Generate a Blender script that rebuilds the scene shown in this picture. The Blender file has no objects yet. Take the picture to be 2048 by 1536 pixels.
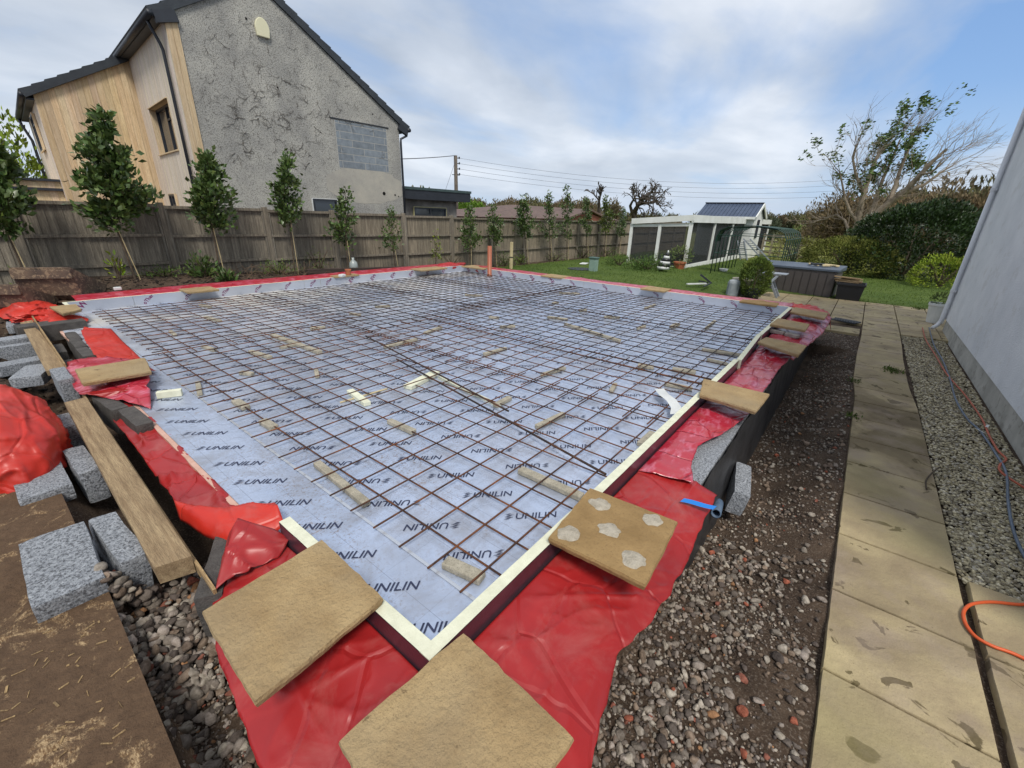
import bpy, bmesh, math, random
import numpy as np
from mathutils import Vector, Matrix, noise
random.seed(7); RNG = np.random.default_rng(11)
S = bpy.context.scene
COL = S.collection
R_ = math.radians
# ------------------------------------------------------------------ camera, world, sun
F = 855.0                                   # focal length in pixels of a 2048 wide frame
ROT = np.array([[0.62342507, 0.26960616, -0.73393031], [-0.78140192, 0.24776147, -0.57273493], [0.02742679, 0.93055186, 0.36513148]])
CAM = np.array([0.0, 0.0, 1.92])
cd = bpy.data.cameras.new('camera'); cam = bpy.data.objects.new('camera', cd); COL.objects.link(cam)
cd.sensor_width = 36; cd.lens = F / 2048 * 36; cd.clip_start = 0.05; cd.clip_end = 3000
mw = Matrix.Identity(4)
for i in range(3):
    for j in range(3): mw[i][j] = ROT[i][j]
    mw[i][3] = CAM[i]
cam.matrix_world = mw
S.camera = cam
S.render.resolution_x = 1024; S.render.resolution_y = 768
S.view_settings.view_transform = 'Standard'; S.view_settings.look = 'None'
S.view_settings.exposure = 0.36; S.view_settings.gamma = 1

SUN_EL, SUN_AZ = 54.0, -132.0                # azimuth measured from +X towards +Y
sd = bpy.data.lights.new('sun', 'SUN'); sun = bpy.data.objects.new('sun', sd); COL.objects.link(sun)
sd.energy = 2.2; sd.angle = R_(15); sd.color = (1.0, 0.95, 0.87)
sv = Vector((math.cos(R_(SUN_EL)) * math.cos(R_(SUN_AZ)), math.cos(R_(SUN_EL)) * math.sin(R_(SUN_AZ)), math.sin(R_(SUN_EL))))
sun.rotation_euler = sv.to_track_quat('Z', 'Y').to_euler()

W = bpy.data.worlds.new('World'); S.world = W; W.use_nodes = True
nt = W.node_tree; nt.nodes.clear()
def N(t, kind, **kw):
    n = t.nodes.new(kind)
    for k, v in kw.items(): setattr(n, k, v)
    return n
def L(t, a, b): t.links.new(a, b)
def math_n(t, op, a, b=None, clamp=False):
    n = N(t, 'ShaderNodeMath', operation=op); n.use_clamp = clamp
    for i, v in enumerate((a, b)):
        if v is None: continue
        if isinstance(v, (int, float)): n.inputs[i].default_value = v
        else: L(t, v, n.inputs[i])
    return n.outputs[0]
def ramp(t, fac, stops):
    n = N(t, 'ShaderNodeValToRGB'); L(t, fac, n.inputs[0])
    e = n.color_ramp.elements
    while len(e) < len(stops): e.new(0.5)
    for i, (p, c) in enumerate(stops):
        e[i].position = p; e[i].color = (c, c, c, 1) if isinstance(c, (int, float)) else (*c, 1)
    return n.outputs[0]
def mix(t, fac, a, b, mode='MIX'):
    n = N(t, 'ShaderNodeMix', data_type='RGBA', blend_type=mode)
    for i, v in ((0, fac), (6, a), (7, b)):
        if isinstance(v, (int, float)): n.inputs[i].default_value = v if i == 0 else (v, v, v, 1)
        elif isinstance(v, tuple): n.inputs[i].default_value = (*v, 1)
        else: L(t, v, n.inputs[i])
    return n.outputs[2]
def noise_n(t, vec, scale, detail=5, rough=0.55, dist=0.0):
    n = N(t, 'ShaderNodeTexNoise'); n.inputs['Scale'].default_value = scale; n.inputs['Detail'].default_value = detail
    n.inputs['Roughness'].default_value = rough; n.inputs['Distortion'].default_value = dist
    if vec is not None: L(t, vec, n.inputs['Vector'])
    return n.outputs[0]
sky = N(nt, 'ShaderNodeTexSky', sky_type='NISHITA'); sky.sun_disc = False
sky.sun_elevation = R_(SUN_EL); sky.sun_rotation = R_(90 - SUN_AZ); sky.air_density = 1.0; sky.dust_density = 0.8; sky.ozone_density = 1.6
tc = N(nt, 'ShaderNodeTexCoord'); sp = N(nt, 'ShaderNodeSeparateXYZ'); L(nt, tc.outputs['Generated'], sp.inputs[0])
zz = math_n(nt, 'MAXIMUM', math_n(nt, 'ADD', sp.outputs[2], 0.16), 0.05)
cb = N(nt, 'ShaderNodeCombineXYZ'); L(nt, math_n(nt, 'DIVIDE', sp.outputs[0], zz), cb.inputs[0]); L(nt, math_n(nt, 'DIVIDE', sp.outputs[1], zz), cb.inputs[1])
cb.inputs[2].default_value = 3.7
mp = N(nt, 'ShaderNodeMapping'); L(nt, cb.outputs[0], mp.inputs[0]); mp.inputs['Rotation'].default_value = (0, 0, R_(35)); mp.inputs['Scale'].default_value = (0.75, 1.0, 1)
n1 = noise_n(nt, mp.outputs[0], 0.62, 7, 0.52, 0.35)
n2 = noise_n(nt, mp.outputs[0], 1.3, 6, 0.52, 0.2)
# a clear gap in the cloud low towards +X (azimuth about -10 degrees)
dx = math_n(nt, 'SUBTRACT', sp.outputs[1], -0.16); dz = math_n(nt, 'SUBTRACT', sp.outputs[2], 0.215)
g = math_n(nt, 'ADD', math_n(nt, 'MULTIPLY', math_n(nt, 'MULTIPLY', dx, dx), 5.0), math_n(nt, 'MULTIPLY', math_n(nt, 'MULTIPLY', dz, dz), 95.0))
gap = math_n(nt, 'MULTIPLY', math_n(nt, 'POWER', 2.718, math_n(nt, 'MULTIPLY', g, -1.0)), 0.16)
cov = ramp(nt, math_n(nt, 'SUBTRACT', n1, gap), [(0.30, 0.0), (0.44, 0.82), (0.6, 1.0)])
horiz = ramp(nt, sp.outputs[2], [(0.0, 1.0), (0.09, 0.35), (0.2, 0.0)])
shade = ramp(nt, n2, [(0.3, (4.0, 4.45, 5.1)), (0.5, (5.5, 5.9, 6.45)), (0.68, (7.4, 7.65, 8.0))])
skyb = mix(nt, 0.5, sky.outputs[0], (2.1, 3.9, 7.4))
c1 = mix(nt, cov, skyb, shade)
c2 = mix(nt, math_n(nt, 'MULTIPLY', horiz, 0.75), c1, (4.4, 5.3, 6.6))
bg = N(nt, 'ShaderNodeBackground'); L(nt, c2, bg.inputs[0]); bg.inputs[1].default_value = 0.1
L(nt, bg.outputs[0], N(nt, 'ShaderNodeOutputWorld').inputs[0])

# ------------------------------------------------------------------ pixel -> place (measured from the photograph, 2048 x 1536)
def ray(px, py):
    v = ROT @ np.array([px - 1024, 768 - py, -F]); return v / np.linalg.norm(v)
def P(px, py, z=0.0):
    d = ray(px, py); return Vector(CAM + d * ((z - CAM[2]) / d[2]))
def PY(px, py, Y): d = ray(px, py); return Vector(CAM + d * (Y / d[1]))
def PX(px, py, X): d = ray(px, py); return Vector(CAM + d * (X / d[0]))
def PP(px, py, P0, n): d = Vector(ray(px, py)); c = Vector(CAM); return c + d * ((P0 - c).dot(n) / d.dot(n))
def row_of(p):
    v = ROT.T @ (np.array(p) - CAM); return 768 - F * v[1] / -v[2]
def rise(base, ytop):                        # height above base whose picture row is ytop
    lo, hi = 0.0, 60.0
    for _ in range(40):
        m = (lo + hi) / 2
        if row_of((base[0], base[1], base[2] + m)) > ytop: lo = m
        else: hi = m
    return lo

# ------------------------------------------------------------------ materials
def srgb(r, g, b):
    f = lambda c: (c / 255 / 12.92) if c / 255 <= 0.04045 else ((c / 255 + 0.055) / 1.055) ** 2.4
    return (f(r), f(g), f(b))
MATS = {}
def mat(name, c1, c2=None, scale=5.0, rough=0.7, bump=0.0, bscale=None, metal=0.0, lo=0.35, hi=0.65, stretch=None, spec=0.5, speck=None, vcol=False, coat=0.0, trans=0.0, detail=6, extra=None, coords='Object'):
    if name in MATS: return MATS[name]
    m = bpy.data.materials.new(name); m.use_nodes = True; t = m.node_tree
    b = t.nodes['Principled BSDF']; b.inputs['Roughness'].default_value = rough; b.inputs['Metallic'].default_value = metal
    b.inputs['Specular IOR Level'].default_value = spec; b.inputs['Coat Weight'].default_value = coat; b.inputs['Coat Roughness'].default_value = 0.15
    b.inputs['Transmission Weight'].default_value = trans
    tcn = N(t, 'ShaderNodeTexCoord'); vec = tcn.outputs[coords]
    if stretch:
        mpn = N(t, 'ShaderNodeMapping'); L(t, vec, mpn.inputs[0]); mpn.inputs['Scale'].default_value = stretch; vec = mpn.outputs[0]
    col = None
    if c2 is not None:
        col = mix(t, ramp(t, noise_n(t, vec, scale, detail, 0.6), [(lo, 0.0), (hi, 1.0)]), tuple(c1), tuple(c2))
    if speck:
        sc, amt, scol = speck
        sfac = ramp(t, noise_n(t, vec, sc, 3, 0.7), [(0.60 - amt * 0.1, 0.0), (0.66 - amt * 0.1, amt)])
        col = mix(t, sfac, col if col is not None else tuple(c1), tuple(scol))
    if vcol:
        a = N(t, 'ShaderNodeVertexColor', layer_name='tint')
        col = mix(t, 1.0, col if col is not None else tuple(c1), a.outputs[0], 'MULTIPLY')
    if extra: col = extra(t, vec, tcn, col if col is not None else tuple(c1), b)
    if col is None or isinstance(col, tuple): b.inputs['Base Color'].default_value = (*(col or c1), 1)
    else: L(t, col, b.inputs['Base Color'])
    if bump:
        bn = N(t, 'ShaderNodeBump'); bn.inputs['Strength'].default_value = bump; bn.inputs['Distance'].default_value = 0.02
        L(t, noise_n(t, vec, bscale or scale * 4, 6, 0.65), bn.inputs['Height']); L(t, bn.outputs[0], b.inputs['Normal'])
    MATS[name] = m; return m

# ------------------------------------------------------------------ mesh helpers
class MB:
    def __init__(s): s.v = []; s.f = []; s.c = []
    def add(s, vs, fs, col=(1, 1, 1)):
        o = len(s.v); s.v += [tuple(v) for v in vs]; s.f += [tuple(i + o for i in f) for f in fs]; s.c += [col] * len(vs)
    def hexa(s, b, t, col=(1, 1, 1)):        # bottom 4 points, top 4 points, counter-clockwise from above
        s.add(list(b) + list(t), [(3, 2, 1, 0), (4, 5, 6, 7), (0, 1, 5, 4), (1, 2, 6, 5), (2, 3, 7, 6), (3, 0, 4, 7)], col)
    def box(s, c, d, M=None, col=(1, 1, 1)):
        x, y, z = d[0] / 2, d[1] / 2, d[2] / 2
        q = [Vector(k) for k in ((-x, -y, -z), (x, -y, -z), (x, y, -z), (-x, y, -z), (-x, -y, z), (x, -y, z), (x, y, z), (-x, y, z))]
        if M is not None: q = [M @ k for k in q]
        q = [k + Vector(c) for k in q]; s.hexa(q[:4], q[4:], col)
    def beam(s, a, b, w, h, up=(0, 0, 1), col=(1, 1, 1)):   # box from a to b
        a, b = Vector(a), Vector(b); d = (b - a).normalized(); u = Vector(up); sx = d.cross(u).normalized() * (w / 2); uz = sx.normalized().cross(d) * (h / 2)
        q = [a - sx - uz, a + sx - uz, a + sx + uz, a - sx + uz]; r = [k + (b - a) for k in q]
        s.add(q + r, [(0, 1, 2, 3), (7, 6, 5, 4), (0, 4, 5, 1), (1, 5, 6, 2), (2, 6, 7, 3), (3, 7, 4, 0)], col)
    def tube(s, pts, rad, n=6, col=(1, 1, 1), cap=True):
        pts = [Vector(p) for p in pts]; k = len(pts)
        if not hasattr(rad, '__len__'): rad = [rad] * k
        vs = []; prev = None
        for i, p in enumerate(pts):
            d = (pts[min(i + 1, k - 1)] - pts[max(i - 1, 0)])
            d = d.normalized() if d.length > 1e-9 else Vector((0, 0, 1))
            a = prev if prev is not None and abs(prev.dot(d)) < 0.95 else (Vector((0, 0, 1)) if abs(d.z) < 0.9 else Vector((1, 0, 0)))
            x = (a - d * a.dot(d)).normalized(); y = d.cross(x); prev = x
            for j in range(n):
                an = 2 * math.pi * j / n; vs.append(p + (x * math.cos(an) + y * math.sin(an)) * rad[i])
        fs = [(i * n + j, i * n + (j + 1) % n, (i + 1) * n + (j + 1) % n, (i + 1) * n + j) for i in range(k - 1) for j in range(n)]
        if cap: fs += [tuple(range(n - 1, -1, -1)), tuple((k - 1) * n + j for j in range(n))]
        s.add(vs, fs, col)
    def disc(s, c, r, z2, n=16, col=(1, 1, 1), jit=0.0, taper=1.0):
        c = Vector(c); rr = [r * (1 + random.uniform(-jit, jit)) for _ in range(n)]
        a = [c + Vector((math.cos(2 * math.pi * i / n) * rr[i], math.sin(2 * math.pi * i / n) * rr[i], 0)) for i in range(n)]
        b = [c + (k - c) * taper + Vector((0, 0, z2)) for k in a]
        s.add(a + b, [tuple(range(n - 1, -1, -1)), tuple(range(n, 2 * n))] + [(i, (i + 1) % n, n + (i + 1) % n, n + i) for i in range(n)], col)
    def prism(s, poly, ext, col=(1, 1, 1)):    # polygon extruded by a vector
        e = Vector(ext); n = len(poly); a = [Vector(p) for p in poly]
        s.add(a + [p + e for p in a], [tuple(range(n)), tuple(range(2 * n - 1, n - 1, -1))] + [(i, n + i, n + (i + 1) % n, (i + 1) % n) for i in range(n)], col)
    def sheet(s, rows, col=(1, 1, 1)):
        n = len(rows[0]); vs = [p for r in rows for p in r]
        s.add(vs, [(i * n + j, i * n + j + 1, (i + 1) * n + j + 1, (i + 1) * n + j) for i in range(len(rows) - 1) for j in range(n - 1)], col)
    def build(s, name, m, parent=None, smooth=False, bevel=0.0, fixn=True):
        me = bpy.data.meshes.new(name); me.from_pydata([tuple(v) for v in s.v], [], s.f)
        if any(c != (1, 1, 1) for c in s.c) or (m and m.node_tree and any(n.type == 'VERTEX_COLOR' for n in m.node_tree.nodes)):
            ca = me.color_attributes.new('tint', 'FLOAT_COLOR', 'POINT')
            ca.data.foreach_set('color', np.array([(*c, 1) for c in s.c], dtype=np.float32).ravel())
        if fixn and len(s.f) < 60000:
            bm = bmesh.new(); bm.from_mesh(me); bmesh.ops.recalc_face_normals(bm, faces=bm.faces[:]); bm.to_mesh(me); bm.free()
        me.materials.append(m)
        if smooth: me.polygons.foreach_set('use_smooth', [True] * len(me.polygons))
        me.update(); o = bpy.data.objects.new(name, me); COL.objects.link(o)
        if parent: o.parent = parent
        if bevel:
            bv = o.modifiers.new('bevel', 'BEVEL'); bv.width = bevel; bv.segments = 2; bv.limit_method = 'ANGLE'
        return o
def fast(name, V, Fc, m, parent=None, cols=None, smooth=False):
    V = np.asarray(V, dtype=np.float32); Fc = np.asarray(Fc, dtype=np.int32); k = Fc.shape[1]
    me = bpy.data.meshes.new(name); me.vertices.add(len(V)); me.vertices.foreach_set('co', V.ravel())
    me.loops.add(Fc.size); me.loops.foreach_set('vertex_index', Fc.ravel())
    me.polygons.add(len(Fc)); me.polygons.foreach_set('loop_start', np.arange(0, Fc.size, k, dtype=np.int32))
    me.polygons.foreach_set('loop_total', np.full(len(Fc), k, dtype=np.int32))
    if smooth: me.polygons.foreach_set('use_smooth', np.ones(len(Fc), dtype=bool))
    if cols is not None:
        ca = me.color_attributes.new('tint', 'FLOAT_COLOR', 'POINT')
        c4 = np.ones((len(V), 4), dtype=np.float32); c4[:, :3] = cols; ca.data.foreach_set('color', c4.ravel())
    me.materials.append(m); me.update(calc_edges=True); me.validate()
    o = bpy.data.objects.new(name, me); COL.objects.link(o)
    if parent: o.parent = parent
    return o
def tag(o, label=None, cat=None, group=None, kind=None):
    if label: o['label'] = label
    if cat: o['category'] = cat
    if group: o['group'] = group
    if kind: o['kind'] = kind
    return o
def thing(name, loc, label, cat, group=None):
    o = bpy.data.objects.new(name, None); COL.objects.link(o); o.location = loc; o.empty_display_size = 0.1
    return tag(o, label, cat, group)
def settle(root):                              # geometry was written in world coordinates: keep it there under its Empty
    inv = Matrix.Translation(-root.location)
    for c in root.children: c.matrix_parent_inverse = inv
def smooth01(x, a, b):
    t = min(max((x - a) / (b - a), 0.0), 1.0); return t * t * (3 - 2 * t)
def fbm(x, y, s=1.0, z=0.0): return noise.fractal(Vector((x * s, y * s, z)), 1.0, 2.0, 4)
def jit(c, a): k = 1 + random.uniform(-a, a); return tuple(min(1.5, v * k) for v in c)

# ------------------------------------------------------------------ levels: path 0.0, slab insulation 0.43, steel 0.47, upstand top 0.58
ZF, ZM, ZU = 0.43, 0.47, 0.58
SX0, SX1, SY0, SY1 = 0.655, 8.83, 0.826, 8.89
def zfence(x): return max(0.22, 0.76 - 0.045 * x)
def hground(x, y):
    lawn = 0.31 * smooth01(y, 0.6, 6.0) * (1 - smooth01(x, 16, 24) * 0.3)
    far = -0.45 * smooth01(x, 26, 46) - 0.5 * smooth01(math.hypot(x, y), 60, 200)
    z = lawn + far - 0.005
    if y > 8.9: z = z + (zfence(x) - z) * smooth01(y, 8.9, 10.4) * (1 - smooth01(x, 22, 30)); z = max(z, 0.42 - 0.02 * x) if x < 9 else z
    if x < 9.1:
        bed = 0.44
        if y < 9.05 and y > 0.45 and x > 0.7: return 0.02           # under the slab
        if y <= 0.45:                                                 # right-hand trench
            edge = smooth01(y, -0.32, 0.25)
            t = -0.03 - 0.20 * edge * smooth01(x, 1.6, 3.0) + 0.03 * edge * (1 - smooth01(x, 1.2, 2.4))
            t += 0.035 * fbm(x, y, 2.2) if y > -0.3 else 0
            near = smooth01(x, 0.9, 0.2) if False else 0
            z = t if y > -0.31 else -0.045
            if x < 0.7: z = z + (0.10 - z) * smooth01(-x, -0.7, -0.3) * smooth01(y, -0.4, 0.3)
        elif x <= 0.7:
            z = 0.10 + 0.05 * fbm(x, y, 3.0)
            if y > 2.15: z = 0.06 + 0.24 * smooth01(-x, -0.20, -0.02)
            z = z + (0.33 - z) * smooth01(-x, -0.06, 0.02)
            if y > 8.3: z = z + (0.42 - z) * smooth01(y, 8.3, 9.2)
            if x < -0.1: z = 0.33 + 0.1 * smooth01(y, 5, 9) + 0.03 * fbm(x, y, 2.0)
    if 9.1 <= x < 11.2 and y < 1.0: z = min(z, -0.05)
    if 10.9 < x < 15.15 and y < 2.15: z = -0.05
    return z
def axis(lo, hi, fine0, fine1, st):
    a = [fine0 + i * st for i in range(int((fine1 - fine0) / st) + 1)]
    d = st; x = a[-1]
    while x < hi: d *= 1.18; x += d; a.append(x)
    d = st; x = a[0]
    while x > lo: d *= 1.18; x -= d; a.insert(0, x)
    return a
xs = axis(-500, 900, -1.2, 12.0, 0.07); ys = axis(-700, 800, -1.7, 11.0, 0.07)
V = np.array([(x, y, hground(x, y)) for x in xs for y in ys]); nx, ny = len(xs), len(ys)
ii, jj = np.meshgrid(np.arange(nx - 1), np.arange(ny - 1), indexing='ij'); q = (ii * ny + jj).ravel()
FQ = np.stack([q, q + ny, q + ny + 1, q + 1], 1)
def is_lawn(x, y):
    if x > 9.0 and y > 0.95 + 0.15 * fbm(x, y, 1.0) and not (10.95 < x < 15.1 and y < 2.1): k = 1.0
    elif x > 15.05: k = 1.0
    else: k = 0.0
    e = 10.0 - 0.03 * (x - 9) + 0.18 * fbm(x, y, 1.3)
    if y > e and x < 24: k = 0.0
    if y > 8.9 and x < 9.7 + 0.3 * fbm(y, x, 2): k = 0.0
    return k
lawnv = np.array([is_lawn(x, y) for x in xs for y in ys])
cols = np.stack([lawnv, np.array([1.0 if x > 26 else 0.0 for x in xs for y in ys]), lawnv * 0], 1)
def ground_extra(t, vec, tcn, col, b):
    a = N(t, 'ShaderNodeVertexColor', layer_name='tint'); s = N(t, 'ShaderNodeSeparateColor'); L(t, a.outputs[0], s.inputs[0])
    grass = mix(t, ramp(t, noise_n(t, vec, 0.7, 6, 0.65), [(0.35, 0), (0.65, 1)]), srgb(66, 86, 36), srgb(92, 108, 50))
    grass = mix(t, ramp(t, noise_n(t, vec, 30, 4, 0.7), [(0.4, 0), (0.7, 0.6)]), grass, srgb(52, 70, 26))
    field = mix(t, ramp(t, noise_n(t, vec, 0.12, 6, 0.6), [(0.35, 0), (0.65, 1)]), srgb(112, 122, 62), srgb(140, 138, 84))
    grass = mix(t, s.outputs[1], grass, field)
    return mix(t, s.outputs[0], col, grass)
m_ground = mat('ground_soil', srgb(52, 41, 33), srgb(88, 73, 60), 3.5, 0.95, 0.9, 60, speck=(85, 0.55, srgb(120, 108, 96)), extra=ground_extra, spec=0.2)
tag(fast('ground', V, FQ, m_ground, cols=cols, smooth=True), kind='structure')

# ------------------------------------------------------------------ loose stones
def ico(sub):
    bm = bmesh.new(); bmesh.ops.create_icosphere(bm, subdivisions=sub, radius=1.0)
    v = np.array([p.co[:] for p in bm.verts]); f = np.array([[k.index for k in p.verts] for p in bm.faces]); bm.free(); return v, f
ICO1, ICO2 = ico(1), ico(2)
def rocks(pts, sizes, cols, name, m, sub=1, flat=0.65, label=None, cat='gravel'):
    base, f = ICO1 if sub == 1 else ICO2; n = len(pts); nv = len(base)
    d = 1 + RNG.uniform(-0.26, 0.26, (n, nv, 1)) if sub == 1 else 1 + RNG.uniform(-0.07, 0.07, (n, nv, 1))
    v = base[None] * d
    if sub == 2:                              # chip flat facets
        for _ in range(9):
            nrm = RNG.normal(size=(n, 1, 3)); nrm /= np.linalg.norm(nrm, axis=2, keepdims=True); k = RNG.uniform(0.42, 0.78, (n, 1, 1))
            over = np.maximum((v * nrm).sum(2, keepdims=True) - k, 0); v = v - nrm * over
    sc = np.stack([RNG.uniform(0.75, 1.3, n), RNG.uniform(0.6, 1.0, n), RNG.uniform(flat - 0.15, flat + 0.2, n)], 1)
    v = v * (sc * np.asarray(sizes)[:, None])[:, None, :]
    a = RNG.uniform(0, 2 * np.pi, n); tl = RNG.uniform(-0.5, 0.5, n); ca, sa, ct, st = np.cos(a), np.sin(a), np.cos(tl), np.sin(tl)
    y = v[:, :, 1] * ct[:, None] - v[:, :, 2] * st[:, None]; z = v[:, :, 1] * st[:, None] + v[:, :, 2] * ct[:, None]; x = v[:, :, 0]
    w = np.stack([x * ca[:, None] - y * sa[:, None], x * sa[:, None] + y * ca[:, None], z], 2) + np.asarray(pts)[:, None, :]
    fs = (f[None] + (np.arange(n) * nv)[:, None, None]).reshape(-1, 3)
    o = fast(name, w.reshape(-1, 3), fs, m, cols=np.repeat(np.asarray(cols), nv, 0))
    return tag(o, label, cat, kind='stuff')
m_rock = mat('stone_chips', (1, 1, 1), (0.55, 0.53, 0.5), 55, 0.85, 0.5, 160, vcol=True, spec=0.3)
PAL = [srgb(*c) for c in ((160, 150, 138), (134, 124, 114), (114, 104, 96), (184, 174, 160), (98, 88, 82), (144, 126, 110), (168, 156, 146), (122, 106, 94))]
RED = [srgb(168, 98, 76), srgb(146, 92, 76), srgb(172, 128, 92)]
def stonecol(pr=0.05):
    c = random.choice(RED) if random.random() < pr else random.choice(PAL); return jit(c, 0.22)
pts, szs, cl = [], [], []
def drop(x, y, s, pr=0.025, sink=0.25):
    pts.append((x, y, hground(x, y) + s * (0.6 - sink))); szs.append(s); cl.append(stonecol(pr))
for _ in range(16000):                         # trench between the wall and the path, thick near the corner
    x = 0.35 + 6.5 * random.random() ** 1.6; y = random.uniform(-0.30, 0.45)
    band = smooth01(fbm(x, y, 1.6, 3) + 0.62 * (y + 0.1), -0.32, 0.35) if x > 1.5 else 1.0
    if x > 2.3: band *= 0.42
    if random.random() > band * 1.0 + 0.10: continue
    drop(x, y, random.choice((0.004, 0.005, 0.006, 0.008, 0.011)) * random.uniform(0.8, 1.3))
for _ in range(2600):
    x = random.uniform(6, 11); y = random.uniform(-0.28, 0.3); drop(x, y, random.uniform(0.004, 0.014))
rocks(pts, szs, cl, 'hardcore_gravel', m_rock, 1, label='fine grey gravel scattered over the dark soil trench beside the paving')
pts, szs, cl = [], [], []
for _ in range(2300):
    x = 0.3 + 2.6 * random.random() ** 1.2; y = random.uniform(-0.29, 0.46); s = random.choice((0.011, 0.014, 0.018, 0.024)) * random.uniform(0.8, 1.25)
    if random.random() > (0.30 + 0.7 * smooth01(y, -0.2, 0.2)): continue
    drop(x, y, s, 0.03, 0.15)
for _ in range(420): drop(random.uniform(2.6, 7), random.uniform(-0.28, 0.35), random.uniform(0.012, 0.03), 0.04)
rocks(pts, szs, cl, 'hardcore_stones', m_rock, 2, label='broken stone and brick hardcore beside the membrane corner', cat='stones')
pts, szs, cl = [], [], []
for _ in range(4200):
    x = random.uniform(0.02, 0.42); y = random.uniform(0.85, 2.25); k = smooth01(y, 1.45, 1.8)
    s = random.uniform(0.004, 0.011) if random.random() > 0.10 + 0.6 * k else random.uniform(0.014, 0.034)
    z = hground(x, y) + 0.16 * smooth01(y, 1.4, 2.05) * random.uniform(0.3, 1.0) + s * 0.3
    pts.append((x, y, z)); szs.append(s); cl.append(stonecol(0.07))
rocks(pts, szs, cl, 'loose_stones', m_rock, 2, label='loose grey stones heaped at the end of the long timber', cat='stones')
pts, szs, cl = [], [], []
PG = [srgb(*c) for c in ((204, 192, 160), (186, 174, 142), (220, 210, 182), (164, 154, 130), (196, 188, 172), (142, 132, 112))]
for _ in range(21000):
    x = 2.9 + 9.15 * random.random() ** 1.3; y = random.uniform(-1.53, -0.915)
    if x < 3.0 + (y + 1.4) * 0.42: continue
    if x > 9.5 and random.random() < 0.3: continue
    s = random.uniform(0.009, 0.017); pts.append((x, y, -0.03 + random.uniform(0, 0.014))); szs.append(s); cl.append(jit(random.choice(PG), 0.25))
rocks(pts, szs, cl, 'pea_gravel', m_rock, 1, 0.55, label='pale yellow pea gravel between the paving and the white house')
pts, szs, cl = [], [], []
for _ in range(5200):                          # rubble and bark on the bed below the fence, soil at the left
    if random.random() < 0.62: x = random.uniform(0.2, 10.5); y = random.uniform(9.15, 10.6)
    else: x = random.uniform(-1.5, 0.3); y = random.uniform(3.8, 10)
    pts.append((x, y, hground(x, y) + 0.003)); szs.append(random.uniform(0.006, 0.035)); cl.append(jit(random.choice((srgb(46, 38, 32), srgb(66, 56, 48), srgb(88, 78, 66), srgb(40, 33, 29))), 0.3))
rocks(pts, szs, cl, 'bed_rubble', m_rock, 1, 0.45, label='dark clods and small rubble strewn on the bed under the fence', cat='rubble')

# ------------------------------------------------------------------ insulation boards with printing
m_foil = mat('foil_facing', srgb(196, 200, 208), srgb(168, 174, 186), 1.2, 0.4, 0.22, 14, metal=0.35, lo=0.3, hi=0.75)
def foil_extra(t, vec, tcn, col, b):
    s = N(t, 'ShaderNodeSeparateXYZ'); L(t, tcn.outputs['Object'], s.inputs[0]); out = col
    for i, per, w, amt in ((0, 0.15, 0.012, 0.55), (1, 0.15, 0.012, 0.3)):
        fr = math_n(t, 'FRACT', math_n(t, 'DIVIDE', math_n(t, 'ADD', s.outputs[i], 0.09 if i == 0 else 0.03), per))
        ln = math_n(t, 'MULTIPLY', math_n(t, 'LESS_THAN', fr, w), amt); out = mix(t, ln, out, srgb(70, 80, 105))
    d1 = ramp(t, noise_n(t, tcn.outputs['Object'], 1.6, 8, 0.7, 0.4), [(0.44, 0.0), (0.66, 0.85)])          # dust
    d2 = ramp(t, noise_n(t, tcn.outputs['Object'], 60, 4, 0.75), [(0.52, 0.0), (0.62, 0.9)])
    out = mix(t, math_n(t, 'MULTIPLY', d1, d2), out, srgb(134, 108, 86)); d5 = ramp(t, noise_n(t, tcn.outputs['Object'], 2.6, 7, 0.65, 0.6), [(0.46, 0.0), (0.72, 0.6)]); out = mix(t, d5, out, srgb(148, 142, 138)); d6 = ramp(t, noise_n(t, tcn.outputs['Object'], 7.5, 5, 0.6, 0.8), [(0.66, 0.0), (0.72, 0.6)]); out = mix(t, d6, out, srgb(158, 128, 98))
    far = N(t, 'ShaderNodeMapRange'); L(t, s.outputs[1], far.inputs[0]); far.inputs[1].default_value = 4.6; far.inputs[2].default_value = 8.2
    d3 = ramp(t, noise_n(t, tcn.outputs['Object'], 0.9, 6, 0.65, 0.3), [(0.38, 0.0), (0.6, 0.8)])          # concrete dust swept to the far left
    f3 = math_n(t, 'MULTIPLY', d3, far.outputs[0], True); out = mix(t, f3, out, srgb(190, 184, 172))
    rg = math_n(t, 'ADD', 0.3, math_n(t, 'MULTIPLY', f3, 0.5)); L(t, rg, b.inputs['Roughness'])
    L(t, math_n(t, 'SUBTRACT', 0.5, math_n(t, 'MULTIPLY', f3, 0.5)), b.inputs['Metallic'])
    return out
m_floor = mat('floor_foil', srgb(200, 210, 230), srgb(178, 192, 216), 1.4, 0.3, 0.35, 16, metal=0.5, lo=0.3, hi=0.75, extra=foil_extra)
m_foam = mat('cream_foam', srgb(222, 222, 198), srgb(206, 206, 182), 20, 0.85, 0.25, 150)
m_foamp = mat('pink_foam_edge', srgb(206, 168, 152), srgb(190, 150, 132), 20, 0.85, 0.25, 150)
m_ink = mat('printing_ink', srgb(34, 40, 66), srgb(48, 54, 82), 30, 0.45)
m_purple = mat('purple_ink', srgb(110, 24, 84), None, rough=0.5)
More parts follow.
